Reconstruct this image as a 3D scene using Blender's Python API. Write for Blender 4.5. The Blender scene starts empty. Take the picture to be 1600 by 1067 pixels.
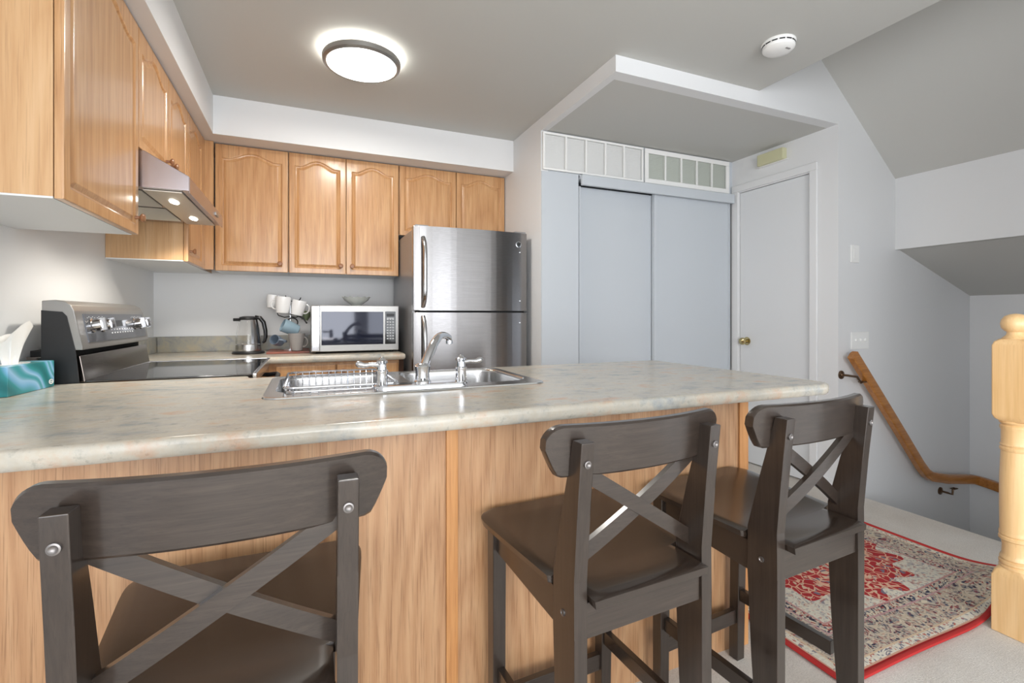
import bpy, bmesh, math, random
from mathutils import Vector, Matrix
random.seed(7)
D = bpy.data
SC = bpy.context.scene
COL = SC.collection
PI = math.pi
R = math.radians

# ---------------------------------------------------------------- camera
cam_d = D.cameras.new('camera'); cam = D.objects.new('camera', cam_d); COL.objects.link(cam)
cam_d.sensor_width = 36.0; cam_d.lens = 755 / 1600 * 36
cam_d.shift_y = -39.5 / 1600
cam_d.clip_start = 0.02; cam_d.clip_end = 60
cam.location = (0, 0, 1.10); cam.rotation_euler = (R(90), 0, -R(23.05))
SC.camera = cam

# ---------------------------------------------------------------- view + world
SC.view_settings.view_transform = 'Standard'
SC.view_settings.look = 'None'
SC.view_settings.exposure = 0.14
SC.view_settings.gamma = 1.0
SC.view_settings.use_curve_mapping = False
W = D.worlds.new('world'); SC.world = W; W.use_nodes = True
W.node_tree.nodes['Background'].inputs[0].default_value = (0.75, 0.85, 1.0, 1)
W.node_tree.nodes['Background'].inputs[1].default_value = 1.5

# ---------------------------------------------------------------- daylight and lamps
def area(name, loc, rot, sx, sy, power, col):
    l = D.lights.new(name, 'AREA'); l.shape = 'RECTANGLE'; l.size = sx; l.size_y = sy
    l.energy = power; l.color = col
    o = D.objects.new(name, l); COL.objects.link(o); o.location = loc; o.rotation_euler = rot
    return o
# daylight from the back window; the other three are unseen, added as fill
area('daylight_window_back', (0.10, -2.93, 1.25), (R(90), 0, 0), 1.4, 1.7, 64, (0.97, 0.985, 1.0))
area('fill_light_door_back', (1.60, -2.93, 1.15), (R(90), 0, 0), 1.1, 1.9, 28, (0.97, 0.985, 1.0))
area('fill_light_right', (4.33, -1.2, 0.95), (R(90), 0, R(90)), 1.9, .95, 3, (0.97, 0.985, 1.0))
area('fill_light_left', (-0.80, -1.1, 1.25), (R(90), 0, -R(90)), 1.5, 1.6, 38, (0.98, 0.99, 1.0))
# spot lamp, used for the hood lights
def spot(name, loc, power, col, size=R(120), rad=0.03, rot=(0, 0, 0), blend=0.6):
    l = D.lights.new(name, 'SPOT'); l.energy = power; l.color = col; l.spot_size = size
    l.spot_blend = blend; l.shadow_soft_size = rad
    o = D.objects.new(name, l); COL.objects.link(o); o.location = loc; o.rotation_euler = rot
    return o

# ---------------------------------------------------------------- helpers
def lin(c):
    return tuple(((v / 255) / 12.92 if v / 255 <= 0.04045 else ((v / 255 + 0.055) / 1.055) ** 2.4) for v in c)

def mat(name, rgb, rough=0.5, metal=0.0, **kw):
    m = D.materials.new(name); m.use_nodes = True
    b = m.node_tree.nodes['Principled BSDF']
    b.inputs['Base Color'].default_value = (*lin(rgb), 1)
    b.inputs['Roughness'].default_value = rough
    b.inputs['Metallic'].default_value = metal
    for k, v in kw.items():
        b.inputs[k].default_value = v
    return m

def nd(m, t, **kw):
    n = m.node_tree.nodes.new(t)
    for k, v in kw.items():
        setattr(n, k, v)
    return n

def lk(m, a, b):
    m.node_tree.links.new(a, b)

def coords(m, scale=(1, 1, 1), rot=(0, 0, 0)):
    tc = nd(m, 'ShaderNodeTexCoord'); mp = nd(m, 'ShaderNodeMapping')
    mp.inputs['Scale'].default_value = scale; mp.inputs['Rotation'].default_value = rot
    lk(m, tc.outputs['Object'], mp.inputs['Vector'])
    return mp.outputs['Vector']

def noise(m, vec, scale, detail=4, rough=0.5, dist=0.0):
    n = nd(m, 'ShaderNodeTexNoise')
    n.inputs['Scale'].default_value = scale; n.inputs['Detail'].default_value = detail
    n.inputs['Roughness'].default_value = rough; n.inputs['Distortion'].default_value = dist
    lk(m, vec, n.inputs['Vector'])
    return n.outputs['Fac']

def ramp(m, fac, stops, interp='LINEAR'):
    r = nd(m, 'ShaderNodeValToRGB'); r.color_ramp.interpolation = interp
    e = r.color_ramp.elements
    while len(e) < len(stops):
        e.new(0.5)
    for i, (p, c) in enumerate(stops):
        e[i].position = p; e[i].color = (*lin(c), 1)
    lk(m, fac, r.inputs['Fac'])
    return r.outputs['Color']

def mixc(m, fac, a, b, mode='MIX'):
    n = nd(m, 'ShaderNodeMix', data_type='RGBA', blend_type=mode)
    if isinstance(fac, (int, float)):
        n.inputs[0].default_value = fac
    else:
        lk(m, fac, n.inputs[0])
    for s, v in ((6, a), (7, b)):
        if isinstance(v, tuple):
            n.inputs[s].default_value = (*lin(v), 1)
        else:
            lk(m, v, n.inputs[s])
    return n.outputs[2]

def math_(m, op, a, b=0.0, c=None):
    n = nd(m, 'ShaderNodeMath', operation=op)
    for i, v in enumerate((a, b) if c is None else (a, b, c)):
        if isinstance(v, (int, float)):
            n.inputs[i].default_value = v
        else:
            lk(m, v, n.inputs[i])
    return n.outputs[0]

def bump(m, h, strength, dist=0.002):
    n = nd(m, 'ShaderNodeBump'); n.inputs['Strength'].default_value = strength
    n.inputs['Distance'].default_value = dist
    lk(m, h, n.inputs['Height'])
    lk(m, n.outputs['Normal'], m.node_tree.nodes['Principled BSDF'].inputs['Normal'])

def base(m, col):
    lk(m, col, m.node_tree.nodes['Principled BSDF'].inputs['Base Color'])

def paint(name, rgb, rough=0.6, b=0.05):
    m = mat(name, rgb, rough)
    bump(m, noise(m, coords(m), 220, 3), b, 0.001)
    return m

def wood(name, dark, mid, light, rough=0.4, ax='z', sc=1.0, strength=1.0, coat=0.0, fig=0.5):
    """grain running along the given axis: figured noise, pores and cathedral rings"""
    m = mat(name, mid, rough)
    s = {'z': (1, 1, .045), 'x': (.045, 1, 1), 'y': (1, .045, 1)}[ax]
    s2 = {'z': (1, 1, .02), 'x': (.02, 1, 1), 'y': (1, .02, 1)}[ax]
    s3 = {'z': (1, 1, .16), 'x': (.16, 1, 1), 'y': (1, .16, 1)}[ax]
    f1 = noise(m, coords(m, s), 62 * sc, 6, 0.62, 0.3)
    f2 = noise(m, coords(m, s2), 260 * sc, 3, 0.6)
    big = noise(m, coords(m, s3), 3.2 * sc, 1, 0.4)
    rings = math_(m, 'PINGPONG', math_(m, 'MULTIPLY', big, 26.0), 1.0)
    f = math_(m, 'ADD', math_(m, 'MULTIPLY', f1, 1.0 - fig * 0.55), math_(m, 'MULTIPLY', rings, fig * 0.5))
    c = ramp(m, f, [(0.22, dark), (0.5, mid), (0.78, light)])
    pore = ramp(m, f2, [(0.33, tuple(int(v * .78) for v in dark)), (0.47, (255, 255, 255))])
    c2 = mixc(m, 0.45 * strength, c, pore, 'MULTIPLY')
    base(m, c2)
    bump(m, f2, 0.06, 0.001)
    if coat:
        m.node_tree.nodes['Principled BSDF'].inputs['Coat Weight'].default_value = coat
        m.node_tree.nodes['Principled BSDF'].inputs['Coat Roughness'].default_value = 0.15
    return m

def steel(name, rgb, rough, streak='x', amt=0.12, sc=400):
    m = mat(name, rgb, rough, 1.0)
    s = {'x': (.01, 1, 1), 'y': (1, .01, 1), 'z': (1, 1, .01)}[streak]
    f = noise(m, coords(m, s), sc, 2)
    r = math_(m, 'ADD', math_(m, 'MULTIPLY', f, amt), rough - amt / 2)
    lk(m, r, m.node_tree.nodes['Principled BSDF'].inputs['Roughness'])
    bump(m, f, 0.05, 0.0005)
    return m

def emit(name, rgb, s):
    m = mat(name, rgb, 0.5)
    b = m.node_tree.nodes['Principled BSDF']
    b.inputs['Emission Color'].default_value = (*lin(rgb), 1); b.inputs['Emission Strength'].default_value = s
    return m

# ---------------------------------------------------------------- materials
M = {}
M['wall'] = paint('wall_paint', (229, 230, 231))
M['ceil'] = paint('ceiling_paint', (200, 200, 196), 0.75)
M['trim'] = mat('white_trim', (232, 233, 234), 0.4)
M['closet'] = paint('closet_paint', (200, 206, 212), 0.5, 0.02)
M['door'] = paint('door_paint', (226, 228, 230), 0.4, 0.02)
M['oak'] = wood('oak_cabinet', (176, 126, 80), (197, 150, 103), (210, 168, 122), 0.3, 'z', 1.0, 0.7, 0.35, 0.35)
M['oakside'] = wood('oak_side_veneer', (192, 148, 103), (208, 168, 124), (218, 183, 142), 0.4, 'z', 0.9, 0.5, 0.1, 0.45)
M['oakisle'] = wood('oak_island_veneer', (164, 120, 84), (184, 142, 104), (196, 157, 119), 0.34, 'z', 1.5, 0.9, 0.2, 0.55)
M['oaktrim'] = wood('oak_trim', (176, 116, 66), (198, 142, 88), (210, 158, 102), 0.4, 'z', 1.2, 0.6, 0.1, 0.2)
M['rail'] = wood('handrail_oak', (150, 92, 34), (178, 116, 52), (196, 136, 68), 0.35, 'x', 1.2, 0.6, 0.3, 0.3)
M['newel'] = wood('newel_pine', (220, 176, 118), (232, 192, 138), (240, 204, 152), 0.38, 'z', 0.8, 0.3, 0.3, 0.3)
M['dark'] = wood('brown_black_stain_z', (38, 30, 25), (48, 39, 33), (58, 48, 42), 0.30, 'z', 2.2, 0.6, 0.5, 0.0)
M['darkx'] = wood('brown_black_stain_x', (38, 30, 25), (50, 41, 35), (62, 52, 45), 0.30, 'x', 2.2, 0.6, 0.5, 0.0)
M['darky'] = wood('brown_black_stain_y', (36, 28, 24), (46, 37, 31), (56, 46, 39), 0.27, 'x', 2.0, 0.6, 0.5, 0.0)
M['under'] = mat('cabinet_underside_white', (226, 228, 230), 0.5)
M['shadowgap'] = mat('gap_shade_brown', (70, 42, 24), 0.7)  # shade of a gap, given as a dark colour
m = mat('brushed_steel_fridge', (150, 148, 148), 0.24, 1.0); M['steel'] = m
pb = m.node_tree.nodes['Principled BSDF']; pb.inputs['Anisotropic'].default_value = 0.9; pb.inputs['Anisotropic Rotation'].default_value = 0.25
tg_ = nd(m, 'ShaderNodeTangent', direction_type='RADIAL', axis='Z'); lk(m, tg_.outputs[0], pb.inputs['Tangent'])
base(m, ramp(m, noise(m, coords(m, (.004, 1, 1)), 700, 2), [(.3, (146, 144, 144)), (.7, (160, 158, 158))]))
M['steelside'] = mat('fridge_side_grey', (150, 150, 152), 0.35, 0.55)
M['chrome'] = mat('chrome', (225, 227, 232), 0.06, 1.0)
M['sink'] = steel('sink_steel', (205, 205, 205), 0.22, 'x', 0.1, 300)
M['silver'] = mat('silver_plastic', (158, 156, 153), 0.34, 0.8)
M['boltm'] = mat('bolt_steel', (128, 124, 122), 0.38, 0.9)
M['handle'] = mat('handle_steel', (200, 200, 202), 0.2, 1.0)
M['hood'] = steel('hood_steel', (176, 168, 170), 0.25, 'y', 0.1, 300)
M['black'] = mat('black_gloss', (14, 14, 15), 0.08)
M['blackm'] = mat('black_plastic', (26, 26, 28), 0.4)
M['glassblk'] = mat('ceramic_cooktop', (16, 16, 18), 0.04, 0.0)
M['glassblk'].node_tree.nodes['Principled BSDF'].inputs['IOR'].default_value = 1.9
M['mwglass'] = mat('microwave_window', (30, 34, 52), 0.05, 0.2)
M['panel'] = mat('control_panel_grey', (96, 98, 104), 0.2, 0.5)
M['white'] = mat('white_plastic', (244, 244, 242), 0.35)
M['knob'] = mat('stained_oak_knob', (150, 104, 72), 0.3)
M['filter'] = mat('filter_aluminium', (206, 200, 188), 0.38, 0.6)
M['ivory'] = mat('aged_cream_plastic', (206, 204, 168), 0.5)
M['brass'] = mat('satin_brass', (196, 180, 132), 0.2, 1.0)
M['bronze'] = mat('antique_bronze', (110, 88, 70), 0.35, 0.9)
M['porc'] = mat('white_porcelain', (242, 242, 242), 0.18)
M['blue'] = mat('pale_blue_glaze', (148, 172, 186), 0.22)
M['greyc'] = mat('grey_stoneware', (146, 142, 140), 0.35)
M['navy'] = mat('grey_blue_glaze', (120, 134, 150), 0.25)
M['leaf'] = mat('olive_green_glaze', (116, 128, 98), 0.4)
M['board'] = wood('red_brown_board', (116, 58, 44), (140, 76, 58), (156, 90, 70), 0.4, 'x')
M['red'] = mat('rug_red', (182, 44, 42), 0.9)
M['btn'] = mat('button_grey', (196, 200, 204), 0.4)
M['dark_oak_in'] = mat('cabinet_inside', (188, 150, 110), 0.6)
M['lens'] = emit('lamp_lens', (255, 250, 240), 16.0)
M['lamp'] = emit('ceiling_lamp_diffuser', (255, 253, 248), 9.0)
M['disp'] = emit('display_glow', (190, 214, 255), 0.8)
M['rub'] = mat('rubber_black', (20, 20, 20), 0.8)
g = mat('clear_glass', (255, 255, 255), 0.02); g.node_tree.nodes['Principled BSDF'].inputs['Transmission Weight'].default_value = 1.0
g.node_tree.nodes['Principled BSDF'].inputs['IOR'].default_value = 1.3
M['glass'] = g
g = mat('cut_crystal', (236, 240, 236), 0.08); g.node_tree.nodes['Principled BSDF'].inputs['Transmission Weight'].default_value = 0.55
M['crystal'] = g
m = mat('tissue_paper', (244, 243, 240), 0.9); M['tissue'] = m
bump(m, noise(m, coords(m), 60, 3), 0.3, 0.003)

# speckled laminate worktop: warm grey with pinkish and blue-grey clouds
m = mat('laminate', (200, 195, 184), 0.22)
v = coords(m, (1, 1.6, 1))
c = ramp(m, noise(m, v, 9, 6, 0.62, 0.15), [(0.28, (146, 154, 158)), (0.43, (186, 182, 172)), (0.56, (196, 190, 177)), (0.70, (198, 166, 142))])
c2 = ramp(m, noise(m, coords(m), 45, 5, 0.7), [(0.3, (150, 152, 148)), (0.45, (255, 255, 255)), (0.75, (240, 222, 196))])
base(m, mixc(m, 0.4, c, c2, 'MULTIPLY'))
M['lam'] = m
m = mat('laminate_splash', (160, 158, 150), 0.3)
c = ramp(m, noise(m, coords(m), 14, 6, 0.65, 0.5), [(0.3, (128, 132, 140)), (0.5, (160, 158, 148)), (0.7, (178, 166, 142))])
base(m, c); M['lamb'] = m

# carpet
m = mat('carpet', (206, 200, 190), 0.95)
c = ramp(m, noise(m, coords(m), 260, 3, 0.7), [(0.3, (204, 198, 190)), (0.7, (236, 231, 224))])
c2 = ramp(m, noise(m, coords(m), 3, 3), [(0.3, (236, 232, 228)), (0.7, (255, 255, 255))])
base(m, mixc(m, 1.0, c, c2, 'MULTIPLY'))
bump(m, noise(m, coords(m), 380, 2), 0.5, 0.004); M['carpet'] = m

# tissue box print
m = mat('tissue_box_print', (60, 150, 158), 0.35)
tc = nd(m, 'ShaderNodeTexCoord')
wv = nd(m, 'ShaderNodeTexWave', wave_type='BANDS', bands_direction='DIAGONAL')
wv.inputs['Scale'].default_value = 4.2; wv.inputs['Distortion'].default_value = 5.0
wv.inputs['Detail'].default_value = 1.0; wv.inputs['Detail Scale'].default_value = 1.2
lk(m, tc.outputs['Object'], wv.inputs['Vector'])
base(m, ramp(m, wv.outputs['Fac'], [(0.0, (38, 118, 122)), (0.45, (58, 150, 156)), (0.7, (116, 178, 214)), (0.9, (158, 200, 232)), (1.0, (70, 160, 170))]))
M['tbox'] = m

# rug pattern in the rug's own coordinates (origin at its centre)
RUGX, RUGY = 0.605, 0.57
m = mat('rug_pattern', (190, 170, 150), 0.95)
tc = nd(m, 'ShaderNodeTexCoord'); sp = nd(m, 'ShaderNodeSeparateXYZ'); lk(m, tc.outputs['Object'], sp.inputs[0])
ax = math_(m, 'ABSOLUTE', sp.outputs[0]); ay = math_(m, 'ABSOLUTE', sp.outputs[1])
ex = math_(m, 'SUBTRACT', RUGX, ax); ey = math_(m, 'SUBTRACT', RUGY, ay)
e = math_(m, 'MINIMUM', ex, ey)                       # distance from the rug's edge
# floral scatter: voronoi cells coloured from a small palette, over vine lines
tcv = coords(m)
nw = nd(m, 'ShaderNodeTexNoise'); nw.inputs['Scale'].default_value = 9; nw.inputs['Detail'].default_value = 2
lk(m, tcv, nw.inputs['Vector'])
dv = nd(m, 'ShaderNodeVectorMath', operation='MULTIPLY_ADD')
dv.inputs[1].default_value = (.09, .09, .0); lk(m, nw.outputs['Color'], dv.inputs[0]); lk(m, tcv, dv.inputs[2])
vo = nd(m, 'ShaderNodeTexVoronoi', feature='F1'); vo.inputs['Scale'].default_value = 66; lk(m, dv.outputs[0], vo.inputs['Vector'])
vb = nd(m, 'ShaderNodeTexVoronoi', feature='F1'); vb.inputs['Scale'].default_value = 150; lk(m, dv.outputs[0], vb.inputs['Vector'])
ve = nd(m, 'ShaderNodeTexVoronoi', feature='DISTANCE_TO_EDGE'); ve.inputs['Scale'].default_value = 24; lk(m, dv.outputs[0], ve.inputs['Vector'])
s1 = nd(m, 'ShaderNodeSeparateColor'); lk(m, vo.outputs['Color'], s1.inputs[0])
s2 = nd(m, 'ShaderNodeSeparateColor'); lk(m, vb.outputs['Color'], s2.inputs[0])
cream, redc, navy = (216, 203, 180), (176, 40, 44), (56, 52, 74)
borderc = ramp(m, s1.outputs[0], [(0.0, cream), (0.25, (66, 58, 78)), (0.48, (176, 162, 150)), (0.62, (150, 62, 60)), (0.76, (200, 186, 168)), (0.86, (84, 92, 114))], 'CONSTANT')
borderf = ramp(m, s2.outputs[1], [(0.0, cream), (0.28, (50, 44, 64)), (0.45, (200, 186, 168)), (0.66, (160, 70, 62)), (0.78, (180, 170, 158)), (0.9, (70, 78, 100))], 'CONSTANT')
borderc = mixc(m, 0.6, borderc, borderf)
fieldc = ramp(m, s1.outputs[0], [(0.0, (214, 206, 190)), (0.4, (150, 140, 144)), (0.5, (222, 214, 198)), (0.78, (196, 150, 128)), (0.86, (206, 204, 190))], 'CONSTANT')
fieldf = ramp(m, s2.outputs[1], [(0.0, (220, 212, 196)), (0.36, (130, 128, 138)), (0.5, (226, 220, 204)), (0.8, (186, 110, 96)), (0.88, (214, 206, 190))], 'CONSTANT')
fieldc = mixc(m, 0.6, fieldc, fieldf)
medc = ramp(m, s1.outputs[0], [(0.0, redc), (0.62, (214, 186, 160)), (0.72, (172, 34, 40)), (0.86, (120, 110, 126)), (0.93, redc)], 'CONSTANT')
vine = math_(m, 'LESS_THAN', ve.outputs['Distance'], 0.05)
medc = mixc(m, vine, medc, (224, 176, 148))
borderc = mixc(m, vine, borderc, (200, 184, 162))
# lobed oval medallion
rr = math_(m, 'SQRT', math_(m, 'ADD', math_(m, 'POWER', math_(m, 'DIVIDE', sp.outputs[0], 0.40), 2), math_(m, 'POWER', math_(m, 'DIVIDE', sp.outputs[1], 0.34), 2)))
ang = math_(m, 'ARCTAN2', sp.outputs[1], sp.outputs[0])
lob = math_(m, 'MULTIPLY', math_(m, 'SINE', math_(m, 'MULTIPLY', ang, 16)), 0.09)
rr = math_(m, 'ADD', rr, lob)
core = mixc(m, math_(m, 'LESS_THAN', rr, 1.0), fieldc, medc)
core = mixc(m, math_(m, 'LESS_THAN', rr, 0.3), core, borderc)
st = mixc(m, math_(m, 'LESS_THAN', e, 0.205), core, (196, 146, 140))
st = mixc(m, math_(m, 'LESS_THAN', e, 0.197), st, borderf)
st = mixc(m, math_(m, 'LESS_THAN', e, 0.165), st, (190, 150, 150))
st = mixc(m, math_(m, 'LESS_THAN', e, 0.158), st, borderc)
st = mixc(m, math_(m, 'LESS_THAN', e, 0.05), st, (214, 190, 160))
st = mixc(m, math_(m, 'LESS_THAN', e, 0.044), st, fieldf)
st = mixc(m, math_(m, 'LESS_THAN', e, 0.02), st, (206, 160, 136))
st = mixc(m, math_(m, 'LESS_THAN', e, 0.014), st, (178, 38, 38))
base(m, st)
bump(m, noise(m, coords(m), 500, 2), 0.4, 0.002); M['rug'] = m

# ---------------------------------------------------------------- mesh building
ORG = {}

def sharp(me, ang=35):
    for p in me.polygons:
        p.use_smooth = True
    me.set_sharp_from_angle(angle=R(ang))

def link(name, bm, m, parent=None, smooth=True, org=None):
    me = D.meshes.new(name)
    bmesh.ops.recalc_face_normals(bm, faces=bm.faces)
    bm.to_mesh(me); bm.free()
    o = D.objects.new(name, me); COL.objects.link(o)
    mats = m if isinstance(m, (list, tuple)) else [m]
    for x in mats:
        me.materials.append(x)
    if parent is not None:
        of = ORG.get(parent.name, Vector((0, 0, 0)))
        me.transform(Matrix.Translation(-of))
        o.parent = parent; ORG[o.name] = of
    elif org is not None:
        of = Vector(org); me.transform(Matrix.Translation(-of)); o.location = of; ORG[o.name] = of
    if smooth:
        sharp(me)
        if len(me.polygons) < 20000:
            wn = o.modifiers.new('weighted_normal', 'WEIGHTED_NORMAL'); wn.keep_sharp = True
    return o

def thing(name, label, cat, loc=(0, 0, 0), group=None):
    o = D.objects.new(name, None); COL.objects.link(o); o.empty_display_size = 0.1
    o.location = loc; ORG[o.name] = Vector(loc)
    o['label'] = label; o['category'] = cat
    if group:
        o['group'] = group
    return o

def tag(o, label, cat, group=None):
    o['label'] = label; o['category'] = cat
    if group:
        o['group'] = group
    return o

def struct(name, bm, m, parent=None, smooth=False):
    o = link(name, bm, m, parent, smooth)
    if parent is None:
        o['kind'] = 'structure'
    return o

def B():
    return bmesh.new()

def box(bm, x0, x1, y0, y1, z0, z1, bev=0.0, seg=2, mi=0):
    vs = [bm.verts.new((x, y, z)) for x in (x0, x1) for y in (y0, y1) for z in (z0, z1)]
    idx = [(0, 1, 3, 2), (4, 6, 7, 5), (0, 4, 5, 1), (2, 3, 7, 6), (0, 2, 6, 4), (1, 5, 7, 3)]
    fs = [bm.faces.new([vs[i] for i in f]) for f in idx]
    for f in fs:
        f.material_index = mi
    if bev > 0:
        es = list({e for f in fs for e in f.edges})
        bmesh.ops.bevel(bm, geom=es, offset=bev, segments=seg, profile=0.5, affect='EDGES')
    return bm

def prism(bm, pts, a0, a1, axis='y', mi=0, bev=0.0, seg=2):
    """polygon in the other two axes (in x,y,z order), extruded along axis"""
    def P(p, a):
        return {'x': (a, p[0], p[1]), 'y': (p[0], a, p[1]), 'z': (p[0], p[1], a)}[axis]
    v0 = [bm.verts.new(P(p, a0)) for p in pts]; v1 = [bm.verts.new(P(p, a1)) for p in pts]
    n = len(pts)
    fs = [bm.faces.new(v0), bm.faces.new(v1[::-1])]
    for i in range(n):
        fs.append(bm.faces.new((v0[i], v0[(i + 1) % n], v1[(i + 1) % n], v1[i])))
    for f in fs:
        f.material_index = mi
    if bev > 0:
        es = list({e for f in fs for e in f.edges})
        bmesh.ops.bevel(bm, geom=es, offset=bev, segments=seg, profile=0.5, affect='EDGES')
    return bm

def lathe(bm, prof, c=(0, 0, 0), n=32, axis='z', mi=0, rot=None, caps=True):
    """prof: (radius, height) pairs"""
    rings = []
    for r, h in prof:
        ring = []
        for k in range(n):
            a = 2 * PI * k / n
            p = Vector((r * math.cos(a), r * math.sin(a), h))
            if axis == 'x': p = Vector((p.z, p.x, p.y))
            if axis == 'y': p = Vector((p.x, p.z, p.y))
            if rot is not None: p = rot @ p
            ring.append(bm.verts.new(p + Vector(c)))
        rings.append(ring)
    for a, b in zip(rings, rings[1:]):
        for k in range(n):
            f = bm.faces.new((a[k], a[(k + 1) % n], b[(k + 1) % n], b[k])); f.material_index = mi
    if caps:
        for ring in (rings[0], rings[-1]):
            f = bm.faces.new(ring); f.material_index = mi
    return bm

def tube(bm, pts, r, n=10, closed=False, mi=0, sx=1.0, sy=1.0, up=None):
    """round (or squashed) tube along a path; r may be a list"""
    pts = [Vector(p) for p in pts]; m_ = len(pts)
    rs = r if isinstance(r, (list, tuple)) else [r] * m_
    rings = []; prev = None
    for i, p in enumerate(pts):
        if closed:
            t = pts[(i + 1) % m_] - pts[(i - 1) % m_]
        else:
            t = pts[min(i + 1, m_ - 1)] - pts[max(i - 1, 0)]
        t.normalize()
        if up is not None:
            u = Vector(up) - t * Vector(up).dot(t); u.normalize()
        elif prev is None:
            u = t.orthogonal().normalized()
        else:
            u = prev - t * prev.dot(t)
            u = u.normalized() if u.length > 1e-6 else t.orthogonal().normalized()
        prev = u; w = t.cross(u)
        rings.append([bm.verts.new(p + (u * math.cos(2 * PI * k / n) * sx + w * math.sin(2 * PI * k / n) * sy) * rs[i]) for k in range(n)])
    pairs = list(zip(rings, rings[1:])) + ([(rings[-1], rings[0])] if closed else [])
    for a, b in pairs:
        for k in range(n):
            f = bm.faces.new((a[k], a[(k + 1) % n], b[(k + 1) % n], b[k])); f.material_index = mi
    if not closed:
        for ring in (rings[0], rings[-1]):
            f = bm.faces.new(ring); f.material_index = mi
    return bm

def arc(c, r, a0, a1, n, plane='xz'):
    out = []
    for k in range(n + 1):
        a = R(a0 + (a1 - a0) * k / n)
        x, y = c[0] + r * math.cos(a), c[1] + r * math.sin(a)
        out.append((x, y))
    return out

def rrect(x0, x1, y0, y1, r, n=6):
    rr = r if isinstance(r, (list, tuple)) else [r] * 4     # order: x0y0, x1y0, x1y1, x0y1
    out = []
    for (cx, cy, a, q) in ((x0, y0, 180, rr[0]), (x1, y0, 270, rr[1]), (x1, y1, 0, rr[2]), (x0, y1, 90, rr[3])):
        sx = 1 if cx == x0 else -1; sy = 1 if cy == y0 else -1
        if q <= 1e-5:
            out.append((cx, cy))
        else:
            out += arc((cx + sx * q, cy + sy * q), q, a, a + 90, n)
    return out

def offset_loop(pts, d):
    """move a counter-clockwise loop inward by d"""
    n = len(pts); out = []
    for i in range(n):
        a, b, c = Vector(pts[i - 1]), Vector(pts[i]), Vector(pts[(i + 1) % n])
        e1 = (b - a); e2 = (c - b)
        if e1.length < 1e-7: e1 = e2
        if e2.length < 1e-7: e2 = e1
        e1 = e1.normalized(); e2 = e2.normalized()
        n1 = Vector((-e1.y, e1.x)); n2 = Vector((-e2.y, e2.x)); nn = (n1 + n2)
        if nn.length < 1e-6: nn = n1
        nn.normalize(); k = max(0.4, nn.dot(n1))
        q = b + nn * d / k
        out.append((q.x, q.y))
    return out

def slab(bm, outline, zt, zb, hole=None, prof=None, mi=0):
    """worktop: profiled edge, flat top and bottom, optional hole"""
    prof = prof or [(0.0, 0.0), (0.0, 1.0)]
    loops = []
    for d, t in prof:
        lp = offset_loop(outline, d) if d else outline
        loops.append([bm.verts.new((x, y, zt + (zb - zt) * t)) for x, y in lp])
    n = len(outline); edges_t = []; edges_b = []
    for a, b in zip(loops, loops[1:]):
        for k in range(n):
            bm.faces.new((a[k], a[(k + 1) % n], b[(k + 1) % n], b[k])).material_index = mi
    def edges(lp):
        return [bm.edges.get((lp[k], lp[(k + 1) % len(lp)])) or bm.edges.new((lp[k], lp[(k + 1) % len(lp)])) for k in range(len(lp))]
    ht = hb = None
    if hole:
        ht = [bm.verts.new((x, y, zt)) for x, y in hole]; hb = [bm.verts.new((x, y, zb)) for x, y in hole]
        for k in range(len(hole)):
            bm.faces.new((ht[k], ht[(k + 1) % len(hole)], hb[(k + 1) % len(hole)], hb[k]))
    for lp, h in ((loops[0], ht), (loops[-1], hb)):
        es = edges(lp) + (edges(h) if h else [])
        bmesh.ops.triangle_fill(bm, use_beauty=True, edges=es)
    return bm

BULL = [(0.012, 0.0), (0.006, 0.05), (0.002, 0.16), (0.0, 0.38), (0.0, 0.65), (0.003, 0.88), (0.008, 1.0)]

# ---------------------------------------------------------------- the shell
WL, WB = -0.878, 3.652          # left wall, back wall
YB = -3.0                       # wall behind the viewpoint
ZF, ZC = 0.02, 2.35
XD = 2.98                       # door wall
YS = 1.93                       # stair side wall
XS = 4.44                       # far wall of the stairwell
XE = 3.06                       # edge of the top stair

bm = B(); box(bm, WL - .1, XE, YB, WB + .1, -.2, ZF)
box(bm, XE, XS, YB, .92, -.2, ZF)
struct('floor', bm, M['carpet'])
bm = B()
for i in range(4):
    box(bm, XE - .02 + .235 * i, XE + .245 * (i + 1), .92, YS, -.40 - .2 * i, ZF - .2 * (i + 1) + .0)
box(bm, XE + .94, XS, .92, YS, -1.1, -.88)
struct('floor_stairs', bm, M['carpet'])

def wall_openings(bm, u0, u1, z0, z1, t0, t1, holes, along='x'):
    """upright wall with rectangular window openings"""
    def bb(a0, a1, c0, c1):
        if a1 - a0 < 1e-4 or c1 - c0 < 1e-4: return
        if along == 'x': box(bm, a0, a1, t0, t1, c0, c1)
        else: box(bm, t0, t1, a0, a1, c0, c1)
    cur = u0
    for (a0, a1, c0, c1) in holes:
        bb(cur, a0, z0, z1); bb(a0, a1, z0, c0); bb(a0, a1, c1, z1); cur = a1
    bb(cur, u1, z0, z1)

bm = B(); wall_openings(bm, YB, WB, ZF, ZC, WL - .12, WL, [(-1.9, -.3, .4, 2.1)], 'y')
struct('wall_left', bm, M['wall'])
bm = B(); box(bm, WL - .12, 1.36, WB, WB + .12, ZF, ZC); struct('wall_back', bm, M['wall'])
bm = B(); wall_openings(bm, WL, XS + .12, ZF, 3.4, YB - .12, YB, [(-.65, .85, .35, 2.15), (1.0, 2.2, .15, 2.15)], 'x')
struct('wall_front', bm, M['wall'])
bm = B(); wall_openings(bm, YB, .8, ZF, 1.55, XS, XS + .12, [(-2.2, -.2, .4, 1.42)], 'y')
box(bm, XS, XS + .12, .8, YS + .12, -1.1, 1.6)
struct('wall_right', bm, M['wall'])
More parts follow.
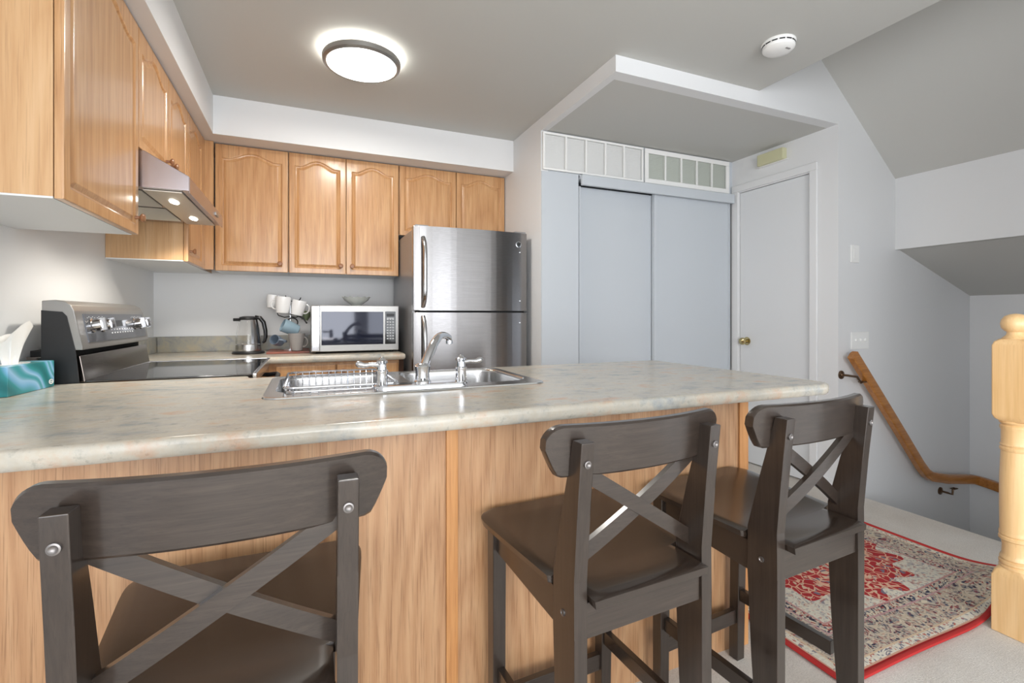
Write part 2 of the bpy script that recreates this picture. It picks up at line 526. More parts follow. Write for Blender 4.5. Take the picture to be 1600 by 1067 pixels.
# unseen walls added for light: partition shades the stairwell, the rest stop leaks
bm = B(); box(bm, 2.31, 2.40, YB, .10, ZF, ZC); box(bm, XE, XS, .80, .919, -1.1, -.2)
struct('shading_partition', bm, M['wall'])
bm = B(); box(bm, 1.41, 3.25, 3.42, 3.52, ZF, 2.45); box(bm, 3.15, 3.25, YS + .07, 3.42, ZF, 2.45); box(bm, 1.41, 3.25, 2.81, 3.42, 2.36, 2.45); box(bm, XD + .1, 3.15, YS + .07, 2.81, 2.28, 2.36)
struct('closet_leak_blocker', bm, M['wall'])
# frames of the back window and of the added, unseen fill windows
def window(name, u0, u1, z0, z1, t, along, n):
    bm = B()
    def bb(a0, a1, c0, c1, d=.03):
        if along == 'x': box(bm, a0, a1, t - d, t + d, c0, c1)
        else: box(bm, t - d, t + d, a0, a1, c0, c1)
    bb(u0, u1, z0, z0 + .06); bb(u0, u1, z1 - .06, z1)
    for k in range(n + 1):
        c = u0 + .03 + (u1 - u0 - .06) * k / n
        bb(c - .03, c + .03, z0 + .06, z1 - .06)
    w = struct(name, bm, M['trim'])
    return w
window('window_1', -.65, .85, .35, 2.15, YB - .06, 'x', 2)
window('fill_window_4', 1.0, 2.2, .15, 2.15, YB - .06, 'x', 2)
window('fill_window_2', -1.9, -.3, .4, 2.1, WL - .06, 'y', 2)
window('fill_window_3', -2.2, -.2, .4, 1.42, XS + .06, 'y', 2)

# ceilings
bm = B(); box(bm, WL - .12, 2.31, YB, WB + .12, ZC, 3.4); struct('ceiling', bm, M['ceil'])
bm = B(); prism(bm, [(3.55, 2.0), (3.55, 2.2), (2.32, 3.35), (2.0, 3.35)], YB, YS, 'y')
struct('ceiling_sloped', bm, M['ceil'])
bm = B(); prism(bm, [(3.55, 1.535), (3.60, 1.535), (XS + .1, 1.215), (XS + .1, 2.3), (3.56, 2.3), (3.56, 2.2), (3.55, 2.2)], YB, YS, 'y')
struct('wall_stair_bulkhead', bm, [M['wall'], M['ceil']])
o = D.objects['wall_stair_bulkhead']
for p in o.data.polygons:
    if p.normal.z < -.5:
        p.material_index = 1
# stair side wall + face of the alcove bulkhead, one plaster plane
bm = B(); prism(bm, [(XD, -1.1), (XS, -1.1), (XS, 3.4), (1.36, 3.4), (1.36, 2.27), (XD, 2.27)], YS, YS + .07, 'y')
struct('wall_stair', bm, M['wall'])
bm = B(); box(bm, 1.40, XD, YS + .07, 2.80, 2.27, 2.348)
struct('ceiling_alcove', bm, M['ceil'])
bm = B(); box(bm, 1.36, 1.40, YS + .07, 2.73, 2.27, ZC)
box(bm, 1.36, 1.41, 2.73, WB, ZF, ZC)
box(bm, 1.41, 1.632, 2.731, 2.79, ZF, 2.02)
struct('wall_wing', bm, M['wall'])
bm = B()  # door wall pieces around the doorway
box(bm, XD, XD + .10, YS + .07, 2.10, ZF, 2.27); box(bm, XD, XD + .10, 2.10, 2.80, 2.03, 2.27)
box(bm, XD, XD + .10, 2.665, 2.80, ZF, 2.03)
struct('wall_door', bm, M['wall'])
# painted closet front panel (left of the sliding doors)
bm = B(); box(bm, 1.361, 1.628, 2.722, 2.7305, ZF, 2.015); struct('wall_closet_panel', bm, M['closet'])

# soffits above the cabinets
bm = B(); box(bm, WL, -.485, YB, WB, 2.131, ZC)
struct('wall_soffit_left', bm, M['wall'])
bm = B(); box(bm, -.485, 1.36, 3.17, WB, 2.131, ZC)
struct('wall_soffit_back', bm, M['wall'])

# baseboards
bm = B(); box(bm, XD - .012, XD, YS + .0, 2.05, ZF, ZF + .08, .003); struct('baseboard_door', bm, M['trim'])
bm = B(); box(bm, 1.37, 1.625, 2.71, 2.722, ZF, ZF + .08, .003); struct('baseboard_closet', bm, M['trim'])

# door casing and door
bm = B()
box(bm, XD - .016, XD, 2.055, 2.105, ZF, 2.028, .004); box(bm, XD - .016, XD, 2.055, 2.72, 2.028, 2.078, .004)
box(bm, XD - .016, XD, 2.66, 2.72, ZF, 2.028, .004)
box(bm, XD, XD + .10, 2.098, 2.104, ZF, 2.03); box(bm, XD, XD + .1, 2.098, 2.665, 2.022, 2.032)
struct('trim_1', bm, M['trim'])
bm = B(); box(bm, XD + .012, XD + .047, 2.106, 2.662, ZF + .01, 2.019, .002)
d3 = struct('door_1', bm, M['door'])
bm = B(); lathe(bm, [(.001, 0), (.028, .001), (.03, .006), (.012, .010), (.011, .028), (.022, .036), (.027, .048), (.024, .060), (.012, .067), (.001, .069)], (0, 0, 0), 24, 'z', rot=Matrix.Rotation(-PI / 2, 3, 'Y'))
bmesh.ops.translate(bm, vec=(XD + .013, 2.60, .917), verts=bm.verts)
k = link('door_knob', bm, M['brass'], d3); k['label'] = 'satin brass round knob'

# closet sliding doors, track and grilles
bm = B(); box(bm, 1.632, 2.951, 2.676, 2.700, 1.945, 2.012, .003); box(bm, 1.632, 2.951, 2.700, 2.79, 1.99, 2.012)
box(bm, 1.632, 1.64, 2.715, 2.80, ZF, 1.945); box(bm, 1.632, 2.97, 2.716, 2.80, 2.0, 2.02)
struct('trim_2', bm, M['closet'])
def sliding(name, x0, x1, y, lw, rw):
    bm = B(); box(bm, x0, x1, y, y + .022, ZF + .02, 1.955, .002)
    o = struct(name, bm, M['closet'])
    bm = B()
    if lw: box(bm, x0, x0 + lw, y - .006, y + .001, ZF + .02, 1.953, .002)
    if rw: box(bm, x1 - rw, x1, y - .006, y + .001, ZF + .02, 1.953, .002)
    link('door_stile', bm, M['closet'], o)
    return o
sliding('door_2', 1.642, 2.255, 2.762, 0, .02)
sliding('door_3', 2.235, 2.945, 2.720, .035, .012)
# grilles above the closet
def grille(name, x0, x1, z0, z1, cover, label):
    y = 2.722
    t = thing(name, label, 'vent grille', ((x0 + x1) / 2, y, z0), 'air grilles over the closet')
    bm = B(); f = .032 if not cover else .014
    box(bm, x0, x1, y - .012, y + .0, z1 - f, z1, .002); box(bm, x0, x1, y - .012, y, z0, z0 + f, .002)
    box(bm, x0, x0 + f, y - .0118, y, z0 + f, z1 - f, .002); box(bm, x1 - f, x1, y - .0118, y, z0 + f, z1 - f, .002)
    link('frame', bm, M['white'], t)
    w = (x1 - x0 - 2 * f) / 5
    for k in range(1, 5):
        bm = B(); c = x0 + f + w * k
        box(bm, c - .006, c + .006, y - .016, y - .002, z0 + f, z1 - f, .001); link('divider', bm, M['white'], t)
    bm = B(); n = 26
    for k in range(n):
        z = z0 + f + (z1 - z0 - 2 * f) * (k + .5) / n
        prism(bm, [(y - .009, z - .001), (y + .004, z + .0035), (y + .004, z + .0047), (y - .009, z + .0002)], x0 + f, x1 - f, 'x')
    box(bm, x0 + f, x1 - f, y + .003, y + .005, z0 + f, z1 - f)
    link('louvre_panel', bm, M['white'] if cover else M['ivory2'], t)
    return t
M['ivory2'] = mat('louvre_grey_green', (222, 226, 218), 0.5)
bm = B(); box(bm, 1.41, XD, 2.7282, 2.80, 2.02, 2.27); struct('wall_over_closet', bm, M['closet'])
grille('vent_grille', 1.366, 2.140, 2.024, 2.262, True, 'plain white louvred grille over the closet, nearer the fridge side')
grille('vent_grille', 2.152, 2.935, 2.024, 2.262, False, 'white framed grille with grey-green louvres, over the right sliding closet door')

# door chime box, switches, smoke detector
t = thing('door_chime', 'aged cream plastic chime box high above the white door', 'door chime', (XD, 2.37, 2.155))
bm = B(); box(bm, XD - .045, XD - .0005, 2.27, 2.47, 2.157, 2.236, .006); link('cover', bm, M['ivory'], t)
bm = B(); box(bm, XD - .025, XD - .0005, 2.255, 2.485, 2.153, 2.158, .002); link('base_plate', bm, M['white'], t)
y0 = YS
t = thing('switch_plate', 'white three-toggle switch plate on the stair wall above the handrail', 'light switch', (3.17, y0, .945))
bm = B(); box(bm, 3.095, 3.265, y0 - .007, y0 - .0003, .895, 1.003, .003); link('plate', bm, M['white'], t)
for k in range(3):
    bm = B(); x = 3.135 + .045 * k
    box(bm, x - .006, x + .006, y0 - .018, y0 - .006, .945, .962, .002); link('toggle', bm, M['white'], t)
t = thing('switch_plate', 'small blank white plate higher up on the stair wall', 'wall plate', (3.13, y0, 1.48))
bm = B(); box(bm, 3.092, 3.168, y0 - .009, y0 - .0003, 1.432, 1.541, .003); link('plate', bm, M['white'], t)
bm = B(); box(bm, 3.112, 3.148, y0 - .012, y0 - .008, 1.455, 1.518, .002); link('rocker', bm, M['white'], t)

sx, sy_ = 1.985, 1.555
t = thing('smoke_detector', 'round white smoke detector on the ceiling', 'smoke detector', (sx, sy_, ZC))
bm = B(); lathe(bm, [(.001, 0), (.070, 0), (.072, -.006), (.068, -.012)], (sx, sy_, ZC), 40); link('mount', bm, M['white'], t)
bm = B(); lathe(bm, [(.064, -.010), (.066, -.016), (.068, -.020), (.066, -.032), (.054, -.042), (.03, -.046), (.001, -.047)], (sx, sy_, ZC), 40); link('cover', bm, M['white'], t)
bm = B()
for k in range(14):
    a = 2 * PI * k / 14
    mtx = Matrix.Translation((sx, sy_, ZC)) @ Matrix.Rotation(a, 4, 'Z')
    bb = B(); box(bb, .060, .0685, -.011, .011, -.0178, -.0135)
    bb.transform(mtx); me = D.meshes.new('t'); bb.to_mesh(me); bb.free(); bm.from_mesh(me); D.meshes.remove(me)
link('vent_slots', bm, M['blackm'], t)
bm = B(); box(bm, sx - .005, sx + .022, sy_ - .045, sy_ - .036, ZC - .0455, ZC - .040, .001); link('test_button', bm, M['greyc'], t)

# ceiling lamp
lx, ly = 0.245, 2.405
t = thing('ceiling_lamp', 'lit round flush ceiling lamp with silver ring', 'ceiling lamp', (lx, ly, ZC))
bm = B(); lathe(bm, [(.001, 0), (.152, 0), (.156, -.006), (.156, -.024), (.150, -.026)], (lx, ly, ZC), 64); link('lamp_body', bm, M['white'], t)
bm = B(); lathe(bm, [(.158, -.026), (.176, -.024), (.180, -.030), (.178, -.050), (.166, -.058), (.160, -.056), (.158, -.026)], (lx, ly, ZC), 64, caps=False)
link('ring', bm, M['silver'], t)
bm = B(); lathe(bm, [(.1585, -.030), (.1585, -.055), (.135, -.062), (.09, -.067), (.04, -.069), (.001, -.0695)], (lx, ly, ZC), 64); link('diffuser', bm, M['lamp'], t)
bm = B(); lathe(bm, [(.1575, -.0262), (.1735, -.0235), (.171, -.0225), (.157, -.0242), (.1575, -.0262)], (lx, ly, ZC), 64, caps=False); link('glow_rim', bm, emit('lamp_rim_light', (255, 252, 244), 22.0), t)
l = D.lights.new('lamp_light', 'AREA'); l.shape = 'DISK'; l.size = .30; l.energy = 11; l.color = (1.0, .95, .88)
o = D.objects.new('lamp_light', l); COL.objects.link(o); o.location = (lx, ly, ZC - .075)

# ---------------------------------------------------------------- cabinet doors
def door_bm(w, h, arch=.040, stile=.036, thick=.019, rail_t=None, rail_b=None, n=28):
    """cathedral raised-panel door, local: x 0..w, z 0..h, front at y=0, back at y=+thick"""
    bm = B()
    rt = rail_t if rail_t is not None else stile + .006; rb = rail_b if rail_b is not None else stile
    def loop(d, inset, y, outer=False):
        """columns evenly spread between the sides"""
        if outer:
            x0, x1, zb = d, w - d, d
            top = lambda s: h - d
        else:
            x0, x1, zb = stile + inset, w - stile - inset, rb + inset
            def top(s):
                a = abs(s)
                bmp = (0.5 + 0.5 * math.cos(PI * min(1, a / .80))) ** .75
                return h - rt - inset - arch * (1 - bmp)
        bot = [(x0 + (x1 - x0) * k / n, zb) for k in range(n + 1)]
        tp = [(x0 + (x1 - x0) * k / n, top(-1 + 2 * k / n)) for k in range(n + 1)]
        return [bm.verts.new((x, y, z)) for x, z in bot] + [bm.verts.new((x, y, z)) for x, z in reversed(tp)]
    L = [loop(.0, 0, thick, True), loop(0, 0, .004, True), loop(.0015, 0, .001, True), loop(.004, 0, 0, True),
         loop(0, -.004, 0), loop(0, 0, .003), loop(0, .003, .0075), loop(0, .007, .0085), loop(0, .020, .0022), loop(0, .023, .0015)]
    m_ = 2 * (n + 1)
    for a, b in zip(L, L[1:]):
        for k in range(m_):
            bm.faces.new((a[k], a[(k + 1) % m_], b[(k + 1) % m_], b[k]))
    for lp in (L[0], L[-1]):
        for k in range(n):
            bm.faces.new((lp[k], lp[k + 1], lp[m_ - 2 - k], lp[m_ - 1 - k]))
    return bm

def knob_prof():
    return [(.001, 0), (.0065, 0), (.0055, .006), (.005, .012), (.011, .016), (.0145, .020), (.0145, .024), (.011, .028), (.001, .0295)]

def cab_door(parent, face, u0, u1, z0, z1, pos, knob, arch=.040, name='door', rail_t=None):
    """face 'y': door faces -Y at y=pos, u is x; face 'x': faces +X at x=pos, u is y"""
    bm = door_bm(u1 - u0, z1 - z0, arch, rail_t=rail_t)
    if face == 'y':
        mt = Matrix.Translation((u0, pos, z0))
        kd = Vector((0, -1, 0))
    else:
        mt = Matrix.Translation((pos, u0, z0)) @ Matrix.Rotation(PI / 2, 4, 'Z')
        kd = Vector((1, 0, 0))
    bm.transform(mt)
    d = link(name, bm, M['oak'], parent)
    if knob:
        ku, kz = knob
        c = Vector((ku, pos, kz)) if face == 'y' else Vector((pos, ku, kz))
        bm = B(); rt = (Vector((0, 0, 1)).rotation_difference(kd)).to_matrix()
        lathe(bm, knob_prof(), c, 20, rot=rt); link('knob', bm, M['knob'], d)
    return d

UB, UT = 1.375, 2.129
GU = 'oak wall cupboards with arched doors'
XF = -.545                      # plane of the doors on the left wall
YF = 3.322                      # plane of the doors on the back wall
# left run
def lcab(y0, y1, z0, label, knob, doors=1, loc=None, deep_y1=None, kz=None):
    t = thing('wall_cabinet', label, 'kitchen cabinet', (-.71, (y0 + y1) / 2, z0), GU)
    bm = B(); box(bm, WL + .001, XF - .021, y0, deep_y1 or y1, z0 + .004, UT)
    link('cabinet_body', bm, M['oakside'], t)
    bm = B(); box(bm, WL + .001, XF - .021, y0 + .0, deep_y1 or y1, z0 - .001, z0 + .0038)
    link('underside_panel', bm, M['under'], t)['label'] = 'white underside'
    cab_door(t, 'x', y0 + .002, y1 - .002, z0 + .0, UT - .003, XF, (knob, kz or z0 + .055))
    return t
lcab(1.515, 2.088, UB + .012, 'large oak wall cupboard nearest the camera, left of the range hood', 2.050)
lcab(2.092, 2.492, 1.70, 'short oak wall cupboard over the near half of the range hood', 2.455)
lcab(2.496, 2.858, 1.70, 'short oak wall cupboard over the far half of the range hood', 2.53)
t = lcab(2.862, 3.235, UB, 'narrow oak wall cupboard in the corner beyond the range hood', 2.905, deep_y1=WB - .001)
bm = B(); box(bm, XF - .019, XF - .001, 3.236, 3.300, UB, UT); box(bm, XF - .019, -.503, 3.300, 3.321, UB, UT)
link('filler_strip', bm, M['oak'], t)
# back run
def bcab(x0, x1, z0, label, splits, knobs, y1=WB):
    t = thing('wall_cabinet', label, 'kitchen cabinet', ((x0 + x1) / 2, 3.49, z0), GU)
    bm = B(); box(bm, x0, x1, YF + .021, y1 - .001, z0 + .004, UT); link('cabinet_body', bm, M['oakside'], t)
    bm = B(); box(bm, x0, x1, YF + .021, y1 - .001, z0 - .001, z0 + .0038); link('underside_panel', bm, M['under'], t)['label'] = 'white underside'
    xs = [x0] + splits + [x1]
    for a, b, kx in zip(xs, xs[1:], knobs):
        cab_door(t, 'y', a + .002, b - .002, z0 - .003, UT - .004, YF, (kx, z0 + .05) if kx else None)
    return t
bcab(-.500, -.104, UB, 'single-door oak wall cupboard above the kettle', [], [-.15])
bcab(-.102, .578, UB, 'two-door oak wall cupboard above the microwave', [.238], [.205, .275])
bcab(.582, 1.356, 1.655, 'short two-door oak cupboard above the fridge', [.983], [None, None])

# ---------------------------------------------------------------- range hood
hx = -.395
t = thing('range_hood', 'stainless range hood with two lights under the short cupboards', 'range hood', (-.64, 2.475, 1.55))
bm = B()
prof = [(WL + .002, 1.562), (hx - .003, 1.562), (hx - .003, 1.615), (-.535, 1.694), (WL + .002, 1.694)]
prism(bm, prof, 2.105, 2.852, 'y', bev=.002); link('hood_shell', bm, M['hood'], t)
bm = B(); box(bm, hx - .004, hx, 2.103, 2.854, 1.553, 1.612, .002); link('front_lip', bm, M['hood'], t)
bm = B()
for k in range(2):
    a = 2.16 + .33 * k
    for j in range(14):
        y = a + .02 * j
        prism(bm, [(y, 1.5605), (y + .01, 1.5545), (y + .02, 1.5605)], WL + .06, hx - .16, 'x')
link('grease_filter', bm, M['filter'], t)
bm = B(); box(bm, hx - .15, hx - .03, 2.13, 2.83, 1.556, 1.561, .001); link('lamp_strip', bm, M['filter'], t)
for y in (2.30, 2.66):
    bm = B(); prism(bm, [(hx - .09 + .014 * math.cos(a), y + .042 * math.sin(a)) for a in [2 * PI * k / 20 for k in range(20)]], 1.5535, 1.5565, 'z')
    link('lamp_lens', bm, M['lens'], t)
    spot('hood_light', (hx - .09, y, 1.545), 13, (1.0, .93, .82), R(140), .03)
bm = B(); box(bm, hx - .001, hx + .006, 2.63, 2.70, 1.575, 1.590, .002); link('switch', bm, M['silver'], t)

# ---------------------------------------------------------------- worktops
CT, CB = .872, .834
sinkx0, sinkx1, sinky0, sinky1 = -.115, .755, 1.462, 1.975
t = thing('breakfast_bar_worktop', 'long mottled beige-grey laminate breakfast bar with rounded edge', 'countertop', (.4, 1.55, CB))
out = [(WL + .001, 1.085), (1.61, 1.085)] + arc((1.61, 1.145), .06, -90, 0, 8)[1:] + [(1.67, 2.0), (1.64, 2.03), (-.20, 2.03), (-.20, 2.096), (WL + .001, 2.096)]
hole = rrect(sinkx0 + .02, sinkx1 - .02, sinky0 + .02, sinky1 - .02, .03)
bm = B(); slab(bm, out, CT, CB, hole, BULL); link('worktop', bm, M['lam'], t)
t = thing('corner_worktop', 'mottled grey laminate worktop with upstand under the kettle and microwave', 'countertop', (-.1, 3.3, CB))
out = [(WL + .001, 2.872), (-.22, 2.872), (-.22, 3.0), (.562, 3.0), (.562, WB - .001), (WL + .001, WB - .001)]
bm = B(); slab(bm, out, CT, CB, None, BULL); link('worktop', bm, M['lam'], t)
bm = B(); box(bm, WL + .022, .562, WB - .022, WB - .001, CT, CT + .10, .004); box(bm, WL + .001, WL + .021, 2.872, WB - .001, CT, CT + .10, .004)
tag(link('worktop_upstand', bm, M['lamb'], org=(0, 3.64, CT)), 'mottled grey laminate upstand along the wall behind the kettle', 'backsplash')

# peninsula base
t = thing('breakfast_bar_cabinet', 'light oak veneer back of the breakfast bar behind the stools', 'kitchen cabinet', (.23, 1.58, ZF))
PX = 1.337
bm = B(); box(bm, WL + .001, PX - .002, 1.168, 1.184, ZF, CB - .001); link('back_panel', bm, M['oakisle'], t)
bm = B(); box(bm, PX - .018, PX - .002, 1.184, 2.0, ZF, CB - .001); link('end_panel', bm, M['oakisle'], t)
bm = B(); box(bm, .318, .348, 1.160, 1.168, ZF, CB - .001, .002); link('cover_strip', bm, M['oaktrim'], t)
bm = B(); box(bm, PX - .034, PX, 1.160, 1.1675, ZF, CB - .001, .002); box(bm, PX - .0018, PX + .004, 1.160, 1.20, ZF, CB - .001, .002); link('corner_strip', bm, M['oaktrim'], t)
bm = B(); box(bm, WL + .001, PX - .02, 1.985, 2.0, ZF + .1, CB - .18); box(bm, WL + .001, PX - .02, 1.20, 1.98, ZF + .1, ZF + .118); link('cabinet_body', bm, M['oakside'], t)

# back base cabinets
t = thing('base_cabinet', 'oak base cupboards under the microwave worktop', 'kitchen cabinet', (.17, 3.33, ZF))
bm = B(); box(bm, -.875, .53, 3.045, 3.64, ZF + .09, CB - .001); box(bm, -.875, -.205, 2.88, 3.05, ZF + .09, CB - .001)
link('cabinet_body', bm, M['oak'], t)
bm = B(); box(bm, -.6, .53, 3.09, 3.6, ZF, ZF + .09); link('plinth', bm, M['oaktrim'], t)
for a, b, kx in ((-.158, .158, .125), (.166, .522, .20)):
    cab_door(t, 'y', a, b, ZF + .10, CB - .018, 3.024, (kx, CB - .055), .05, rail_t=.04)
bm = B(); box(bm, .533, .56, 3.05, 3.6, ZF, CB - .001); link('gap_shade_strip', bm, M['shadowgap'], t)  # solid strip coloured dark for the shaded gap beside the fridge

# ---------------------------------------------------------------- sink
t = thing('double_sink', 'stainless double-bowl drop-in sink in the breakfast bar', 'sink', ((sinkx0 + sinkx1) / 2, 1.72, CT))
zr = CT + .0015
def bowl(bm, x0, x1, y0, y1, r, depth):
    lo = rrect(x0, x1, y0, y1, r, 8)
    prof = [(0, zr + .004), (.003, zr + .001), (.006, zr - .008), (.012, zr - depth + .03), (.022, zr - depth + .008), (.045, zr - depth)]
    prev = None; loops = []
    for d, z in prof:
        lp = [bm.verts.new((x, y, z)) for x, y in (offset_loop(lo, d) if d else lo)]
        loops.append(lp)
    n = len(lo)
    for a, b in zip(loops, loops[1:]):
        for k in range(n):
            bm.faces.new((a[k], a[(k + 1) % n], b[(k + 1) % n], b[k]))
    bm.faces.new(loops[-1])
    return loops[0]
bm = B()
bowls = [(-.085, .285, 1.535, 1.945), (.325, .725, 1.535, 1.945)]
rims = [bowl(bm, *b, .075, .17) for b in bowls]
out = rrect(sinkx0, sinkx1, sinky0, sinky1, .045, 8)
lo0 = [bm.verts.new((x, y, zr - .001)) for x, y in out]
lo1 = [bm.verts.new((x, y, zr + .003)) for x, y in offset_loop(out, .002)]
lo2 = [bm.verts.new((x, y, zr + .004)) for x, y in offset_loop(out, .006)]
n = len(out)
for a, b in ((lo0, lo1), (lo1, lo2)):
    for k in range(n):
        bm.faces.new((a[k], a[(k + 1) % n], b[(k + 1) % n], b[k]))
es = []
for lp in [lo2] + rims:
    for k in range(len(lp)):
        es.append(bm.edges.get((lp[k], lp[(k + 1) % len(lp)])))
bmesh.ops.triangle_fill(bm, use_beauty=True, edges=es)
link('basin', bm, M['sink'], t)
for b in bowls:
    bm = B(); lathe(bm, [(.001, .006), (.02, .005), (.038, .004), (.042, .0), (.001, -.001)], ((b[0] + b[1]) / 2, 1.74, zr - .169), 24); link('drain', bm, M['chrome'], t)

# faucet
fy = 1.492; fx = .332; zb = zr + .004
t = thing('faucet', 'chrome two-handle kitchen faucet at the edge of the sink', 'faucet', (fx, fy, zb))
bm = B(); out = rrect(.190, .474, fy - .032, fy + .030, .028, 8)
slab(bm, out, zb + .016, zb, None, [(.012, 0), (.004, .1), (0, .5), (0, 1)]); link('base_plate', bm, M['chrome'], t)
bm = B(); lathe(bm, [(.026, 0), (.026, .006), (.022, .010), (.021, .030), (.0235, .046), (.025, .052), (.023, .056), (.017, .060), (.012, .062)], (fx, fy, zb + .015), 32); link('spout_base', bm, M['chrome'], t)
bm = B()
P0 = Vector((fx + .004, fy + .004, zb + .06)); P3 = Vector((.470, 1.685, zb + .146))
pts = []; rs = []
for k in range(17):
    s = k / 16
    a = P0; b = P0 + Vector((.045, .03, .085)); c = P3 + Vector((-.055, -.065, .030)); d = P3
    p = a * (1 - s) ** 3 + b * 3 * s * (1 - s) ** 2 + c * 3 * s * s * (1 - s) + d * s ** 3
    pts.append(p); rs.append(.016 - .005 * s)
pts.append(P3 + Vector((.004, .005, -.014))); rs.append(.0115)
tube(bm, pts, rs, 16); link('spout', bm, M['chrome'], t)
bm = B(); lathe(bm, [(.012, 0), (.012, -.012), (.009, -.013)], P3 + Vector((.003, .004, -.010)), 20); link('aerator', bm, M['chrome'], t)
for sx2, px in ((-1, .209), (1, .457)):
    bm = B(); lathe(bm, [(.025, 0), (.024, .005), (.018, .009), (.0165, .038), (.0185, .046), (.0185, .052), (.014, .054), (.013, .070), (.017, .074), (.017, .080), (.010, .084), (.006, .090), (.001, .092)], (px, fy, zb + .008), 24)
    h = link('handle_base', bm, M['chrome'], t)
    bm = B(); zt = zb + .076
    tube(bm, [(px + sx2 * .008, fy, zt), (px + sx2 * .03, fy + .002, zt + .002), (px + sx2 * .05, fy + .004, zt + .0), (px + sx2 * .066, fy + .005, zt + .004), (px + sx2 * .074, fy + .006, zt + .007)],
         [.0085, .0065, .008, .0105, .006], 14); link('lever', bm, M['chrome'], h)

# dish rack in the left bowl
t = thing('dish_rack', 'wire dish rack hanging in the left sink bowl', 'dish rack', (.09, 1.73, zr))
def rect3(x0, x1, y0, y1, z, r=.03):
    return [(x, y, z) for x, y in rrect(x0, x1, y0, y1, r, 4)]
bm = B(); tube(bm, rect3(-.06, .262, 1.520, 1.94, zr + .020), .0042, 8, True); link('top_rail', bm, M['chrome'], t)
bm = B(); tube(bm, rect3(-.055, .257, 1.525, 1.935, zr + .008), .0032, 8, True); link('side_rail', bm, M['chrome'], t)
bm = B(); tube(bm, rect3(-.04, .242, 1.56, 1.91, zr - .11), .003, 8, True)
for k in range(13):
    x = -.035 + .27 * k / 12
    tube(bm, [(x, 1.522, zr + .018), (x, 1.56, zr - .11), (x, 1.91, zr - .11), (x, 1.938, zr + .018)], .0016, 6)
for k in range(9):
    y = 1.58 + .31 * k / 8
    tube(bm, [(-.058, y, zr + .018), (-.04, y, zr - .11), (.242, y, zr - .11), (.26, y, zr + .018)], .0016, 6)
link('wire_basket', bm, M['chrome'], t)

# ---------------------------------------------------------------- range
ry0, ry1 = 2.106, 2.862
t = thing('electric_range', 'black and silver electric range with glass cooktop against the left wall', 'stove', (-.50, 2.484, ZF))
bm = B(); box(bm, -.862, -.215, ry0, ry1, ZF + .02, CT - .002, .003); link('range_body', bm, M['blackm'], t)
bm = B(); box(bm, -.70, -.190, ry0, ry1, CT - .001, CT + .006, .002); link('cooktop_glass', bm, M['glassblk'], t)
bm = B(); box(bm, -.192, -.176, ry0 - .001, ry1 + .001, CT - .03, CT + .009, .004); box(bm, -.72, -.19, ry1 - .006, ry1 + .002, CT + .001, CT + .0085, .002)
link('cooktop_trim', bm, M['handle'], t)
bm = B(); box(bm, -.213, -.182, ry0 + .01, ry1 - .01, .24, CT - .035, .006); od = link('oven_door', bm, M['black'], t)
bm = B(); tube(bm, [(-.184, ry0 + .06, CT - .075), (-.140, ry0 + .075, CT - .07), (-.132, ry0 + .12, CT - .07), (-.132, ry1 - .12, CT - .07), (-.140, ry1 - .075, CT - .07), (-.184, ry1 - .06, CT - .075)], .011, 12); link('door_handle', bm, M['blackm'], od)
bm = B(); box(bm, -.212, -.186, ry0 + .01, ry1 - .01, .06, .225, .006); link('storage_drawer', bm, M['black'], t)
# riser and backguard
bm = B(); prism(bm, [(-.858, CT + .0), (-.701, CT + .0), (-.716, CT + .092), (-.858, CT + .092)], ry0 + .004, ry1 - .004, 'y', bev=.003); link('rear_riser', bm, steel('range_riser_steel', (118, 110, 104), 0.16, 'y', .06), t)
bm = B(); box(bm, -.85, -.745, ry0 + .012, ry1 - .012, CT + .092, CT + .112); link('vent_gap', bm, M['rub'], t)
BG0, BG1 = CT + .112, 1.152
bgp = [(-.812, BG0), (-.703, BG0), (-.704, BG0 + .01), (-.726, 1.118), (-.736, 1.138), (-.752, 1.150), (-.775, 1.155), (-.812, 1.152)]
bm = B(); prism(bm, bgp, ry0 - .012, ry1 - .02, 'y', bev=.003); bg = link('backguard', bm, M['silver'], t)
bm = B(); prism(bm, [(-.812, CT + .001), (-.712, CT + .001), (-.722, BG0 + .0), (-.745, 1.10), (-.757, 1.115), (-.812, 1.12)], ry0 - .0145, ry0 - .0115, 'y'); link('side_cap', bm, M['blackm'], bg)
# sloped control face
fa = Vector((-.7035, 0, BG0 + .012)); fb = Vector((-.7250, 0, 1.116)); fdir = (fb - fa); fn = Vector((fdir.z, 0, -fdir.x)).normalized()
def onface(u, s, off=0.0):
    p = fa + fdir * s + fn * off
    return Vector((p.x, u, p.z))
def facebox(bm, u0, u1, s0, s1, t0, t1, bev=0):
    vs = [bm.verts.new(onface(u, s, o_)) for u in (u0, u1) for s in (s0, s1) for o_ in (t0, t1)]
    for f in [(0, 1, 3, 2), (4, 6, 7, 5), (0, 4, 5, 1), (2, 3, 7, 6), (0, 2, 6, 4), (1, 5, 7, 3)]:
        bm.faces.new([vs[i] for i in f])
bm = B(); facebox(bm, ry0 + .045, ry1 - .055, .09, .93, -.001, .0025); cp = link('control_panel', bm, M['panel'], bg)
bm = B(); facebox(bm, ry0 + .31, ry0 + .47, .52, .72, .0025, .0032); link('display', bm, M['black'], cp)
bm = B()
for i in range(9):
    for j in range(2):
        u = ry0 + .27 + .03 * i; s = .30 + .11 * j
        facebox(bm, u, u + .013, s, s + .035, .0025, .0032)
link('key_marks', bm, M['btn'], cp)
for c in (ry0 + .10, ry0 + .19, ry1 - .19, ry1 - .11):
    bm = B()
    for a in range(5):
        facebox(bm, c - .032 + .016 * a, c - .028 + .016 * a, .80 + .03 * (a % 2), .825 + .03 * (a % 2), .0025, .0032)
    link('dial_marks', bm, M['btn'], cp)
